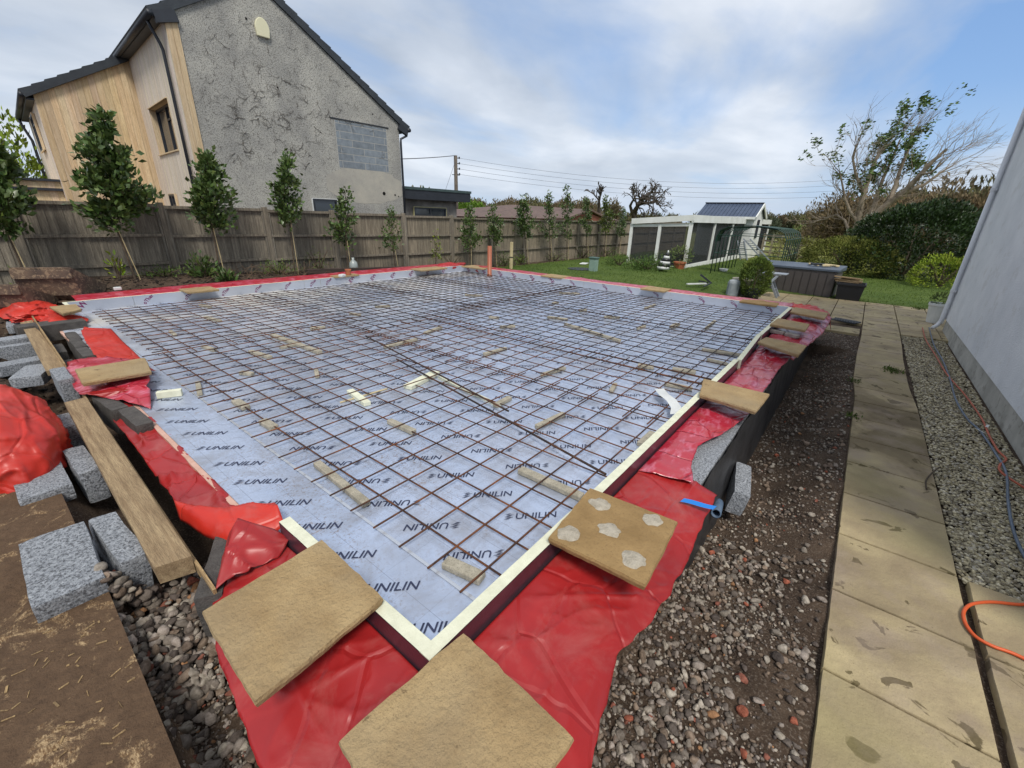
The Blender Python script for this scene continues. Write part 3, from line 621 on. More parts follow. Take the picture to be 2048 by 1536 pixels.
# right wall lining
ro = [(2.36, .42), (2.52, .52), (2.80, .57), (2.9, .50), (3.1, .46), (3.5, .42), (4.2, .42), (5.0, .40), (5.6, .37), (6.0, .35), (7.0, .31), (8.0, .24), (9.0, .24)]
drape('membrane_sheet', [((2.26, .765, zi + .006), (2.36, .47, .474)), ((2.7, .765, zi + .01), (2.62, .55, .468)), ((2.95, .765, zi + .01), (2.86, .58, .468)), ((3.25, .765, zi + .01), (3.15, .50, .468)), ((3.7, .765, zi), (3.62, .43, .466)), ((4.1, .765, zi), (4.05, .40, .462))],
      m_pink, 'streaked red plastic sheet over the bare blocks of the right wall', seed=21, amp=0.010, nv=26, sub=9)
drape('membrane_sheet', [((4.0, .765, zi + .004), (3.95, .43, .468)), ((4.6, .765, zi), (4.6, .42, .468)), ((5.2, .765, zi), (5.2, .42, .468)), ((5.75, .765, zi), (5.8, .38, .468))], m_pink, 'crinkled shiny pink red sheet between two stones on the right wall', seed=27, amp=0.022, nv=26, sub=12)
drape('membrane_sheet', [((5.7, .765, zi + .005), (5.75, .36, .47)), ((6.6, .765, zi), (6.7, .30, .46)), ((7.5, .765, zi), (7.6, .22, .45)), ((8.4, .765, zi), (8.4, .2, .45)), ((9.1, .765, zi), (9.2, .2, .46))], m_pink, 'pale pink red sheet overhanging the far end of the right wall', seed=33, amp=0.02, nv=22, sub=9, droop=0.06)
drape('membrane_flap', [((9.0, .9, .56), (9.5, .9, .52)), ((9.0, .6, .55), (9.6, .5, .5)), ((9.0, .35, .50), (9.5, .25, .42)), ((8.9, .22, .44), (9.4, .15, .12))], m_orange, 'bright red plastic corner hanging over the far right end of the wall', seed=37, amp=0.03, nv=14)
# behind the far strips
drape('membrane_sheet', [((x, 8.945, .572), (x, 9.30 + .06 * noise.noise(Vector((x, 0, 3))), .615 + .02 * noise.noise(Vector((x * 2, 0, 0))))) for x in (0.95, 2, 3, 4, 5, 6, 7, 8, 8.6)], m_pink, 'narrow red plastic margin behind the foil strip on the fence side', seed=41, amp=0.008, nv=8, sub=6)
drape('membrane_sheet', [((8.885, y, .57), (9.22 + .06 * noise.noise(Vector((y, 0, 3))), y, .585)) for y in (8.7, 7.5, 6.5, 5.5, 4.5, 3.5, 2.5, 1.5, .8)], m_pink, 'narrow red plastic margin behind the foil strip on the lawn side', seed=44, amp=0.008, nv=8, sub=6)
def crumple(c, rx, ry, rz, m, label, seed, n=40, flat=0.0, amp=0.16, name='membrane_heap'):
    b = MB(); rows = []
    for i in range(n // 2 + 1):
        th = math.pi * i / (n // 2) * 0.55; line = []
        for j in range(n + 1):
            ph = 2 * math.pi * (j % n) / n; d = Vector((math.sin(th) * math.cos(ph), math.sin(th) * math.sin(ph), math.cos(th)))
            r = 1 + amp * (noise.noise(d * 1.6 + Vector((seed, 0, 0))) * 1.3 + .55 * max(0, 1 - 2 * abs(noise.noise(Vector((d.x * 1.2, d.y * 2.6, d.z * 1.5)) + Vector((0, seed, 0))))) ** 5 + .22 * max(0, 1 - 2 * abs(noise.noise(Vector((d.x * 3, d.y * 1.2, d.z * 2)) + Vector((5, seed, 0))))) ** 9 + 0.12 * noise.noise(d * 9))
            line.append(Vector(c) + Vector((d.x * rx * r, d.y * ry * r, d.z * rz * r)))
        rows.append(line)
    b.sheet(rows); o = b.build(name, m, smooth=True, fixn=False); return tag(o, label, 'plastic sheet', 'red plastic damp proof sheets round the slab')
crumple((-0.10, 4.12, 0.40), 0.27, 0.62, 0.36, m_orange, 'billowing bright red plastic sheet at the left edge of the view', 3.1, n=120, amp=0.11)
crumple(P(62, 620, .5) + Vector((0, 0, -.05)), 0.26, 0.62, 0.15, m_orange, 'crumpled bright red plastic at the far left corner in front of the digger buckets', 7.7, n=110, amp=0.24)
crumple(P(125, 634, .52) + Vector((0.0, 0, -.06)), 0.2, 0.35, 0.07, m_orange, 'red plastic fold draped over the dark blocks at the far left', 1.7, n=90, amp=0.2)
crumple(Vector((8.75, 9.12, .50)), 0.5, 0.22, 0.14, m_red, 'bunched red plastic at the far corner of the slab', 4.4, n=40, amp=0.3)
crumple(Vector((9.05, 8.1, .48)), 0.2, 0.35, 0.14, m_red, 'bunched red plastic just right of the brown pipe', 6.4, n=40, amp=0.25)
b = MB(); A, Cc = P(1364, 1001, .47), P(1430, 1016, .462); rows = []
for k in range(9):
    q = A.lerp(Cc, k / 8); q.z = .474 - .012 * (k / 8) + .002 * math.sin(k * .8); rows.append([q + Vector((-.022, .004, 0)), q + Vector((.022, -.004, .001))])
b.sheet(rows); tag(b.build('blue_tape', mat('blue_tape', srgb(20, 120, 205), None, rough=0.4)), 'bright blue tape strip near the edge of the red sheet', 'tape')

# ------------------------------------------------------------------ walls round the slab
m_block = mat('concrete_block', srgb(188, 192, 198), srgb(134, 138, 144), 60, 0.95, 1.0, 110, speck=(95, 0.8, srgb(84, 86, 90)), vcol=True)
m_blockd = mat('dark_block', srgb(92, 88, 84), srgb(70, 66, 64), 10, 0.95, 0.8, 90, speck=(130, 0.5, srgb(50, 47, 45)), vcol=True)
b = MB()
for k in range(3):
    z0 = .437 - .235 * (k + 1); x = 1.9 + (0.22 if k % 2 else 0)
    while x < 9.2: b.box((x + .218, .61, z0 + .115), (.433, .34, .228), col=jit((1, 1, 1), .12)); x += .44
wallr = thing('block_wall', (5.5, .6, 0), 'grey concrete block wall under the right edge, its top partly bare', 'wall')
b.build('blocks', m_block, wallr, bevel=0.006)
b = MB(); rows = []
for k in range(121):
    x = 2.15 + 7.0 * k / 120; rows.append([(x, .425 + .012 * noise.noise(Vector((x * 7, z * 2.5, 3))) - .03 * (1 - z), .437 - .66 * (1 - z) if z < 1 else .439) for z in [j / 14 for j in range(15)]])
b.sheet(rows); b.build('black_wrap', mat('black_plastic_wrap', srgb(60, 60, 62), srgb(38, 38, 40), 2.5, 0.45, 0.5, 9), wallr, smooth=True, fixn=False); settle(wallr)
# loose block and duct end in the trench
def block(c, rz, dims=(0.44, 0.215, 0.1), tilt=(0, 0), label='', m=m_block, name='concrete_block', group='loose grey concrete blocks'):
    b = MB(); M = Matrix.Rotation(rz, 3, 'Z') @ Matrix.Rotation(tilt[0], 3, 'X') @ Matrix.Rotation(tilt[1], 3, 'Y'); bm = bmesh.new(); bmesh.ops.create_cube(bm, size=1.0)
    bmesh.ops.subdivide_edges(bm, edges=bm.edges[:], cuts=5, use_grid_fill=True)
    vs = []
    for v in bm.verts:
        p = Vector((v.co.x * dims[0], v.co.y * dims[1], v.co.z * dims[2])); e = sum(abs(abs(k) - 0.5) < 1e-4 for k in v.co)
        if e >= 2: p *= (0.988 if e == 2 else 0.97)
        p += Vector([0.0022 * noise.noise(p * 60 + Vector((i * 9, c[0], 0))) for i in range(3)]); p += Vector([0.005 * noise.noise(p * 11 + Vector((c[1] * 7, i * 5, c[0]))) for i in range(3)]); vs.append(M @ p + Vector(c))
    b.add(vs, [tuple(v.index for v in f.verts) for f in bm.faces], jit((1, 1, 1), .08)); bm.free()
    return tag(b.build(name, m), label, 'concrete block', group)
block(P(1480, 965, .06) + Vector((0, 0, -.05)), R_(12), (0.40, .11, .2), (R_(8), R_(-6)), 'small grey block standing in the trench beside the black wrapped wall')
rt = thing('drain_duct', P(1432, 1027, .04), 'blue grey plastic duct end poking out under the red sheet', 'duct')
b = MB(); c = P(1432, 1027, .06); dv = (Vector(CAM) - c); dv.z *= 0.4; dv.normalize(); sx = dv.cross(Vector((0, 0, 1))).normalized(); sz = sx.cross(dv)
n = 24
for r0, r1 in ((.033, .024),):
    rings = [[c + dv * o + (sx * math.cos(6.2832 * i / n) + sz * math.sin(6.2832 * i / n)) * r for i in range(n)] for r, o in ((r0, -.25), (r0, 0), (r1, 0), (r1, -.12))]
    b.add([p for g_ in rings for p in g_], [(k * n + i, k * n + (i + 1) % n, (k + 1) * n + (i + 1) % n, (k + 1) * n + i) for k in range(3) for i in range(n)])
b.build('duct_wall', mat('duct_plastic', srgb(92, 112, 134), srgb(70, 88, 110), 10, 0.6), rt, smooth=True); settle(rt)

# left side: blocks, timbers, chipboard
LB = [(P(120, 1118, .50) + Vector((0, 0, -.05)), R_(88), (R_(0), R_(-7)), 'grey concrete block tilted on the chipboard, nearest the camera on the left'),
      (P(230, 1078, .46) + Vector((0, 0, -.09)), R_(94), (R_(6), R_(-3)), 'narrow grey block on edge between the tilted block and the long timber'),
      (P(80, 955, .40) + Vector((0, 0, -.05)), R_(90), (0, 0), 'flat grey block on the chipboard left of the dark gap'),
      (P(165, 925, .40) + Vector((0, 0, -.08)), R_(92), (0, 0), 'grey block on edge wedged against the long timber'),
      (P(128, 840, .44) + Vector((0, 0, -.10)), R_(84), (0, 0), 'dark shaded block beside the billowing red sheet'),
      (P(122, 748, .50) + Vector((0, 0, -.1)), R_(90), (0, 0), 'grey block standing between the ends of the two timbers'),
      (P(66, 740, .42) + Vector((0, 0, -.05)), R_(70), (0, 0), 'pale block just above the billowing red sheet'),
      (P(40, 722, .44) + Vector((0, 0, -.05)), R_(25), (0, R_(4)), 'pale tilted block corner behind the billowing red sheet'),
      (P(25, 675, .42) + Vector((0, 0, -.05)), R_(10), (0, 0), 'pale block beside the far timber'),
      (P(20, 700, .36) + Vector((0, 0, -.06)), R_(5), (0, 0), 'dark lower block at the left edge beyond the red sheet'),
      (P(35, 645, .38) + Vector((0, 0, -.05)), R_(86), (0, 0), 'long pale block next to the far timber end'),
      ]
for i, (c, rz, tl, lb) in enumerate(LB): block(c, rz, (.44, .215, .1) if i in (0, 2, 6, 7, 8, 10) else ((.44, .1, .215) if i != 4 else (.30, .14, .2)), tl, lb)
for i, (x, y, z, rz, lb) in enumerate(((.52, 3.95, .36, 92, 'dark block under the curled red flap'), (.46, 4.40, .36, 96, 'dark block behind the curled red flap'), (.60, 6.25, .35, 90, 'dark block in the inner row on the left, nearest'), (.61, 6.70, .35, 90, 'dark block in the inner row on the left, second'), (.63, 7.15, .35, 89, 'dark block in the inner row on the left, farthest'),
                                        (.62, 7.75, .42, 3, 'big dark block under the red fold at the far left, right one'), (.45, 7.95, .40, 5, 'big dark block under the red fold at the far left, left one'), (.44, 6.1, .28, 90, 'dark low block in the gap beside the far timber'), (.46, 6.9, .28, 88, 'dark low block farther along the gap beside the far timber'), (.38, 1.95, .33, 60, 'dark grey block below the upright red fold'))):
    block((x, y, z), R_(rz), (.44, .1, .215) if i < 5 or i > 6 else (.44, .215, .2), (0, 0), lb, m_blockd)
def wood_mat(name, a, b_, sc=3.0, axis_='y', rough=0.8, bump=0.35):
    st = {'y': (14, 0.9, 14), 'x': (0.9, 14, 14), 'z': (14, 14, 0.9)}[axis_]
    def ex(t, vec, tcn, col, b):
        w = ramp(t, noise_n(t, vec, sc * 2.2, 4, 0.6, 1.4), [(0.42, 0.0), (0.5, 0.55), (0.56, 0.0)]); return mix(t, w, col, tuple(k * 0.55 for k in b_))
    return mat(name, a, b_, sc, rough, bump, sc * 5, stretch=st, vcol=True, extra=ex)
m_wood = wood_mat('weathered_timber', srgb(176, 152, 116), srgb(136, 112, 82), 3.0, 'y', 0.8, 0.6)
def timber(pts, label, h=0.075):
    a, b_, c, d = [Vector(p) for p in pts]; m = MB(); n = 26; rows = []
    for i in range(n + 1):
        t = i / n; l, r = a.lerp(d, t), b_.lerp(c, t); w = 0.002 * noise.noise(Vector((t * 20, 0, 1)))
        rows.append([l + Vector((0.002, 0, -h)), l + Vector((w, 0, 0)), r + Vector((-w, 0, 0)), r + Vector((-0.002, 0, -h))])
    m.sheet(rows); m.add(rows[0], [(0, 1, 2, 3)]); m.add(rows[-1], [(3, 2, 1, 0)]); return tag(m.build('timber_plank', m_wood), label, 'timber')
timber([P(128, 805, .50), P(172, 794, .50), P(383, 1112, .50), P(308, 1136, .50)], 'long weathered timber lying along the left edge over the blocks', .09)
timber([P(40, 645, .47), P(64, 640, .47), P(130, 734, .47), P(92, 742, .47)], 'shorter weathered timber farther along the left edge', .05)
for (a, c, z, lb) in (((166, 790), (432, 1190), .43, 'thin ragged lath along the right side of the long timber'), ((66, 636), (131, 733), .49, 'thin pale lath along the right side of the farther timber')):
    m = MB(); m.beam(P(*a, z), P(*c, z), .012, .06, col=(1.15, 1.1, .95)); tag(m.build('timber_lath', m_wood), lb, 'lath')
def osb_extra(t, vec, tcn, col, b):
    vo = N(t, 'ShaderNodeTexVoronoi'); mpn = N(t, 'ShaderNodeMapping'); L(t, tcn.outputs['Object'], mpn.inputs[0]); mpn.inputs['Scale'].default_value = (60, 18, 1); mpn.inputs['Rotation'].default_value = (0, 0, .6)
    ds = N(t, 'ShaderNodeMix', data_type='VECTOR'); ds.inputs[0].default_value = 0.06; L(t, mpn.outputs[0], ds.inputs[4])
    nn = N(t, 'ShaderNodeTexNoise'); nn.inputs['Scale'].default_value = 9; L(t, tcn.outputs['Object'], nn.inputs['Vector']); L(t, nn.outputs['Color'], ds.inputs[5]); 
    L(t, ds.outputs[1], vo.inputs['Vector']); chips = mix(t, ramp(t, vo.outputs['Color'], [(0.2, 0), (0.8, 1)]), srgb(182, 156, 120), srgb(112, 86, 60))
    mud = ramp(t, noise_n(t, tcn.outputs['Object'], 5.5, 12, 0.8, 0.5), [(0.54, 1.0), (0.60, 0.0)])
    mudc = mix(t, noise_n(t, tcn.outputs['Object'], 16, 6, 0.7), srgb(64, 49, 38), srgb(116, 93, 72))
    return mix(t, mud, chips, mudc)
m_osb = mat('muddy_chipboard', (1, 1, 1), None, rough=0.92, bump=0.9, bscale=38, extra=osb_extra, spec=0.2)
b = MB(); e0, e1 = P(362, 1545, .39), P(196, 1130, .39)
b.hexa([(-1.9, e0.y - .2, .365), (e0.x, e0.y - .2, .365), (e1.x, e1.y, .365), (-1.9, e1.y, .365)], [(-1.9, e0.y - .2, .388), (e0.x, e0.y - .2, .388), (e1.x, e1.y, .388), (-1.9, e1.y, .388)])
tag(b.build('chipboard_sheet', m_osb), 'muddy chipboard sheet at the near left, its straight edge over the stones', 'board')
b = MB(); b.hexa([(-1.9, e1.y + .03, .34), (.02, e1.y + .03, .34), (.02, 4.3, .34), (-1.9, 4.3, .34)], [(-1.9, e1.y + .03, .362), (.02, e1.y + .03, .362), (.02, 4.3, .362), (-1.9, 4.3, .362)])
tag(b.build('chipboard_sheet', m_osb), 'muddy chipboard sheet carrying the flat grey block at the left edge', 'board')
# splinters and mud clods on the chipboard
b = MB()
for _ in range(220):
    x, y = random.uniform(-.8, .0), random.uniform(.9, 2.1); a = random.uniform(0, 3.14); l = random.uniform(.008, .035)
    b.box((x, y, .390), (l, random.uniform(.002, .007), .002), Matrix.Rotation(a, 3, 'Z'), jit((1, .95, .8), .25))
tag(b.build('wood_splinters', m_wood), 'pale wood splinters scattered on the muddy chipboard', 'splinters', kind='stuff')
# ------------------------------------------------------------------ paving
def pave_extra(t, vec, tcn, col, b):
    v = N(t, 'ShaderNodeTexCoord').outputs['Object']
    d = ramp(t, noise_n(t, v, 1.1, 7, 0.6, 0.5), [(0.52, 0.0), (0.68, 0.6)]); sx = N(t, 'ShaderNodeSeparateXYZ'); L(t, v, sx.inputs[0]); q1 = math_n(t, 'SUBTRACT', sx.outputs[0], 5.6); q2 = math_n(t, 'POWER', 2.718, math_n(t, 'MULTIPLY', math_n(t, 'MULTIPLY', q1, q1), -0.45)); d0 = math_n(t, 'MULTIPLY', ramp(t, noise_n(t, v, 1.7, 6, 0.6, 0.4), [(0.38, 0.0), (0.52, 0.85)]), q2); out = mix(t, d, col, srgb(108, 94, 74)); out = mix(t, d0, out, srgb(92, 78, 56))
    d2 = ramp(t, noise_n(t, v, 4.5, 5, 0.55, 0.9), [(0.61, 0.0), (0.63, 0.85)]); out = mix(t, d2, out, srgb(84, 72, 46))
    d4 = ramp(t, noise_n(t, v, 2.3, 6, 0.6), [(0.5, 0.0), (0.66, 0.5)]); out = mix(t, d4, out, srgb(150, 134, 122)); d3 = ramp(t, noise_n(t, v, 0.8, 3, 0.5), [(0.55, 0.0), (0.75, 0.4)]); return mix(t, d3, out, srgb(136, 128, 84))
m_pave = mat('paving_stone', srgb(174, 158, 122), srgb(150, 134, 106), 3.5, 0.85, 0.45, 30, extra=pave_extra, speck=(150, 0.35, srgb(120, 104, 76)), vcol=True, spec=0.35)
PGp = 'buff slabs of the garden path'
def pave(x0, x1, y0, y1, label, group, dy=0.0, t0=.002):
    b = MB(); g = .008; z = -.05; n = 8; tz = random.uniform(-.002, .002); tx = random.uniform(-.003, .003); sh = (lambda x: dy + 0.04 * smooth01(x, 6.2, 7.4) - 0.03 * smooth01(x, 8.5, 10.5))
    ring = []
    cor = [(x0 + g, y0 + g), (x1 - g, y0 + g), (x1 - g, y1 - g), (x0 + g, y1 - g)]
    for i in range(4):
        a, c = Vector(cor[i]), Vector(cor[(i + 1) % 4])
        for k in range(n): p = a.lerp(c, k / n); ring.append(Vector((p.x + .004 * noise.noise(Vector((p.x * 9, p.y * 9, 0))), p.y + sh(p.x) + .004 * noise.noise(Vector((p.x * 9, p.y * 9, 4))), 0)))
    m_ = len(ring); cc = sum(ring, Vector()) / m_
    top = [r + (cc - r) * .008 + Vector((0, 0, tz + tx * (r.x - x0))) for r in ring]; mid = [r + Vector((0, 0, tz - .006)) for r in ring]; bot = [r + Vector((0, 0, z)) for r in ring]
    b.add(top + mid + bot, [tuple(range(m_))] + [(k * m_ + i, (k + 1) * m_ + i, (k + 1) * m_ + (i + 1) % m_, k * m_ + (i + 1) % m_) for k in range(2) for i in range(m_)], jit((1, 1, 1), .10))
    return tag(b.build('paving_slab', m_pave), label, 'paving slab', group)
x = 0.21; xa = []
while x < 10.9: xa.append(x); x += .6
for x in xa: pave(x, x + .6, -.905, -.31, 'worn buff slab in the garden path between the trench and the pea gravel', PGp)
for x in (0.21, .81, 1.41, 2.01, 2.61): pave(x, x + .6, -1.53, -.935, 'worn buff slab beside the path next to the wide dark joint', 'buff slabs right of the wide joint')
for i in range(7):
    for j in range(-2, 5):
        x0 = 11.01 + i * .6; y0 = -.91 + j * .6
        if j >= 1 and i < (1 if j < 3 else 2): continue
        if j == -2 or (j == -1 and False): pass
        if y0 < -1.5 and i < 0: continue
        pave(x0, x0 + .6, y0, y0 + .6, 'buff slab of the patio strip in front of the lawn', 'buff slabs of the patio by the lawn')
for j in (-1,): pass
for k in range(2):
    pave(10.43, 11.0, -.31 + k * .6 + .02, .29 + k * .6 - .02, 'narrow buff slab edging the dark channel by the trench', 'buff edging slabs by the drain channel') if k == 0 else None
rt = thing('drain_channel', P(1690, 641, 0.01), 'dark slotted drain channel across the patio beside the path', 'drain')
b = MB(); A, Cc = P(1668, 637, .008), P(1716, 646, .008); b.beam(A, Cc, .3, .02)
b.build('channel_body', mat('slate_grey', srgb(62, 66, 74), srgb(50, 54, 60), 8, 0.7, 0.2), rt)
b = MB()
for k in range(9): q = A.lerp(Cc, (k + .5) / 9); b.box((q.x, q.y, .022), (.24, .03, .006))
b.build('grating', mat('dark_grating', srgb(34, 36, 40), None, rough=0.7), rt); settle(rt)
# soil edge under the path side facing the trench is shown by the slab thickness

# ------------------------------------------------------------------ white house on the right
m_render = mat('white_render', srgb(228, 230, 233), srgb(212, 215, 219), 1.6, 0.9, 0.6, 60, speck=(3.0, 0.25, srgb(188, 186, 180)))
m_plinth = mat('grey_plinth', srgb(188, 186, 178), srgb(160, 158, 150), 3, 0.9, 0.3, 60, speck=(8, 0.4, srgb(112, 108, 98)))
HX = 12.08
rt = thing('white_house', (6, -1.6, 0), 'white rendered house wall at the right with grey plinth and white downpipe', 'house')
b = MB(); b.hexa([(2.6, -8, .235), (HX, -8, .235), (HX, -1.56, .235), (2.6, -1.56, .235)], [(2.6, -8, 5.4), (HX, -8, 5.4), (HX, -1.56, 5.4), (2.6, -1.56, 5.4)]); b.build('wall', m_render, rt)  # near end stops short out of view, letting sun onto the slab corner
b = MB(); b.hexa([(2.62, -7.98, -.1), (HX - .02, -7.98, -.1), (HX - .02, -1.58, -.1), (2.62, -1.58, -.1)], [(2.62, -7.98, .233), (HX - .02, -7.98, .233), (HX - .02, -1.58, .233), (2.62, -1.58, .233)]); b.build('plinth', m_plinth, rt)
b = MB(); b.prism([(2.3, -1.35, 5.42), (2.3, -8.2, 5.42), (2.3, -4.8, 6.6)], (HX - 2.0, 0, 0)); b.build('roof', mat('unseen_roof_tiles', srgb(74, 74, 78), srgb(58, 58, 62), 6, 0.8, 0.4), rt)  # unseen roof, added for its shadow and kept low to limit it
m_upvc = mat('white_plastic', srgb(216, 218, 222), srgb(204, 206, 212), 3, 0.35)
b = MB(); b.tube([(HX - .10, -1.50, 5.4), (HX - .10, -1.50, .22), (HX - .11, -1.47, .12), (HX - .2, -1.40, .06)], .036, 14); dp = b.build('downpipe', m_upvc, rt, smooth=True)
b = MB()
for z in (.8, 2.6, 4.4): b.tube([(HX - .10, -1.50, z - .03), (HX - .10, -1.50, z + .03)], .043, 14); b.box((HX - .1, -1.52, z), (.16, .04, .022))
b.build('pipe_bracket', m_upvc, dp)
b = MB(); b.beam((HX - .02, -1.545, .24), (HX - .02, -1.545, 5.4), .05, .03, (0, 1, 0)); b.build('corner_trim', m_upvc, rt); settle(rt)
rt = thing('plant_pot', P(1868, 645, 0), 'round white pot with a small plant beside the white downpipe', 'plant pot')
c = P(1868, 645, 0); b = MB(); n = 20
rings = [[c + Vector((math.cos(6.2832 * i / n) * r, math.sin(6.2832 * i / n) * r, z)) for i in range(n)] for r, z in ((.14, 0), (.19, .36), (.205, .37), (.205, .42), (.18, .42), (.17, .36))]
b.add([p for g_ in rings for p in g_], [tuple(range(n - 1, -1, -1))] + [(k * n + i, k * n + (i + 1) % n, (k + 1) * n + (i + 1) % n, (k + 1) * n + i) for k in range(5) for i in range(n)] + [tuple(5 * n + i for i in range(n))]); b.build('pot', m_white, rt, smooth=False, bevel=0)
LEAFS = []
def leaf_mesh(name, centres, dirs, size, m, parent, wr=0.42, cols=None, fold=0.25):
    C_ = np.asarray(centres); n = len(C_); D = np.asarray(dirs); D = D / np.maximum(np.linalg.norm(D, axis=1, keepdims=True), 1e-6)
    r = RNG.normal(size=(n, 3)); sd_ = np.cross(D, r); sd_ /= np.maximum(np.linalg.norm(sd_, axis=1, keepdims=True), 1e-6); up = np.cross(sd_, D)
    s = np.asarray(size).reshape(-1, 1) * np.ones((n, 1))
    a = C_; t = C_ + D * s; l = C_ + D * s * .5 + sd_ * s * wr * .5 + up * s * fold * .3; k = C_ + D * s * .5 - sd_ * s * wr * .5 + up * s * fold * .3
    Vv = np.stack([a, l, t, k], 1).reshape(-1, 3); Fq = np.arange(n * 4).reshape(-1, 4)
    Ft = np.concatenate([Fq[:, [0, 1, 2]], Fq[:, [0, 2, 3]]]); cc = np.repeat(cols, 4, 0) if cols is not None else None
    return fast(name, Vv, Ft, m, parent, cc)
m_leaf = mat('laurel_leaf', srgb(64, 88, 44), srgb(92, 112, 56), 6, 0.38, vcol=True, spec=0.5)
m_leaf2 = mat('matt_leaf', srgb(88, 106, 54), srgb(112, 122, 68), 3, 0.7, vcol=True, spec=0.3)
def bushel(c, n, r, up=0.5):
    q = RNG.normal(size=(n, 3)); q /= np.linalg.norm(q, axis=1, keepdims=True); rad = RNG.uniform(0.3, 1, (n, 1)) ** 0.6
    return np.asarray(c) + q * rad * np.asarray(r), q + np.array([0, 0, up])
cc_, dd_ = bushel(c + Vector((0, .02, .5)), 160, (.16, .16, .13)); leaf_mesh('foliage', cc_, dd_, RNG.uniform(.05, .09, 160), m_leaf2, rt, cols=RNG.uniform(.5, 1.2, (160, 1)) * np.ones((1, 3))); settle(rt)

# cables on the pea gravel, orange hose
def cable(pts, r, m, label, name='cable', cat='cable', n=8):
    pts = [Vector(p) for p in pts]; out = []
    for i in range(len(pts) - 1):
        p0, p1, p2, p3 = pts[max(i - 1, 0)], pts[i], pts[i + 1], pts[min(i + 2, len(pts) - 1)]
        for k in range(8):
            t = k / 8; out.append(0.5 * ((2 * p1) + (p2 - p0) * t + (2 * p0 - 5 * p1 + 4 * p2 - p3) * t * t + (3 * p1 - p0 - 3 * p2 + p3) * t ** 3))
    out.append(pts[-1]); b = MB(); b.tube(out, r, n); return tag(b.build(name, m, smooth=True), label, cat)
m_oc = mat('orange_rubber', srgb(212, 92, 40), srgb(190, 76, 34), 4, 0.5); m_gc = mat('grey_blue_rubber', srgb(92, 104, 120), srgb(74, 84, 98), 4, 0.5); m_oc2 = mat('dusty_orange_rubber', srgb(176, 88, 58), srgb(150, 74, 50), 8, 0.6)
cable([P(x, y, .022) for x, y in ((1845, 655), (1852, 680), (1872, 712), (1888, 740), (1905, 762), (1930, 790), (1962, 835), (1978, 870), (1995, 900), (2012, 918), (2000, 930), (2003, 945), (2048, 975), (2080, 990))], .009, m_oc2, 'dusty orange cable winding along the gravel by the white wall')
cable([P(x, y, .022) for x, y in ((1858, 655), (1868, 690), (1885, 720), (1900, 758), (1912, 800), (1935, 838), (1960, 862), (1990, 905), (2012, 945), (2016, 1000), (2024, 1050), (2040, 1095), (2070, 1150))], .010, m_gc, 'grey blue cable running along the pea gravel')
cable([(3.6, -1.35, .02), (3.25, -1.22, .02), P(2048, 1209, .012), P(1985, 1204, .012), P(1945, 1208, .012), P(1928, 1222, .012), P(1930, 1245, .012), P(1950, 1272, .012), P(1985, 1292, .012), P(2048, 1317, .012), (2.6, -1.3, .012)], .0085, m_oc, 'bright orange hose looped over the slabs at the lower right', 'hose', 'hose')
cable([P(x, y, .02) for x, y in ((1853, 978), (1852, 962), (1862, 948), (1878, 935))], .006, mat('dark_twig', srgb(70, 58, 44), None, rough=0.9), 'dark bent twig at the edge of the pea gravel', 'twig', 'twig')
b = MB(); q = P(1962, 862, .03); b.box(q, (.10, .035, .002), Matrix.Rotation(.5, 3, 'Z') @ Matrix.Rotation(.3, 3, 'X')); b.box(P(1975, 852, .035), (.09, .02, .002), Matrix.Rotation(-.3, 3, 'Z')); tag(b.build('plastic_scrap', m_white), 'white plastic scrap on the gravel between the cables', 'scrap')

# ------------------------------------------------------------------ neighbour's house on the left
HA = R_(-4); U = Vector((math.cos(HA), math.sin(HA), 0)); Vb = Vector((-math.sin(HA), math.cos(HA), 0)); ZV = Vector((0, 0, 1))
G0 = PY(806, 400, 13.2); G0.z = 0
def hu(px, py, dv=0.0):                       # picture point on the plane parallel to the gable, dv metres behind it
    p = PP(px, py, G0 + Vb * dv, Vb) - G0; return p.dot(U), p.z
def hv(px, py, u0):                           # picture point on the plane u = u0
    p = PP(px, py, G0 + U * u0, U) - G0; return p.dot(Vb), p.z
def HP(u, v, z): return G0 + U * u + Vb * v + ZV * z
m_dash = mat('pebbledash', srgb(182, 180, 172), srgb(152, 151, 147), 1.3, 0.95, 1.0, 45, speck=(42, 0.8, srgb(112, 110, 106)), spec=0.2)
m_slate = mat('dark_roof_tile', srgb(52, 58, 64), srgb(40, 45, 52), 4, 0.6, 0.3, 30)
m_dark = mat('dark_grey_trim', srgb(44, 48, 56), srgb(36, 40, 47), 4, 0.5)
m_clad = wood_mat('cedar_cladding', srgb(222, 202, 168), srgb(203, 177, 140), 1.6, 'z', 0.75, 0.12)
m_cladw = wood_mat('whitish_cladding', srgb(226, 216, 202), srgb(204, 194, 180), 1.6, 'z', 0.8, 0.15)  # paler boards for the side faces
m_glass = mat('window_glass', srgb(40, 46, 54), None, rough=0.08, spec=0.9)
house = thing('neighbour_house', HP(-3, 3, 0), 'tall house with pebbledash gable and timber clad side behind the fence', 'house')
uL, zL = hu(349, 20); uR, zR = hu(804, 250); uA1, zA1 = hu(403, 2); uA2, zA2 = hu(545.5, 0)
sL = (zA1 - zL) / (uA1 - uL); sR = (zA2 - zR) / (uA2 - uR)
sL = max(sL, 0.42)
uT = (zR - zL + sL * uL - sR * uR) / (sL - sR); zT = zL + sL * (uT - uL)
uW = hu(330, 52)[0]                           # outer face of the timber side
zW = zL + sL * (uW - uL)
DEP = 9.0
def prism_uz(poly, v0, v1): b = MB(); b.prism([HP(u, v0, z) for u, z in poly], Vb * (v1 - v0)); return b
bx0, bz0 = hu(679, 330); bx1, _ = hu(777, 340); _, bz1 = hu(672, 240)
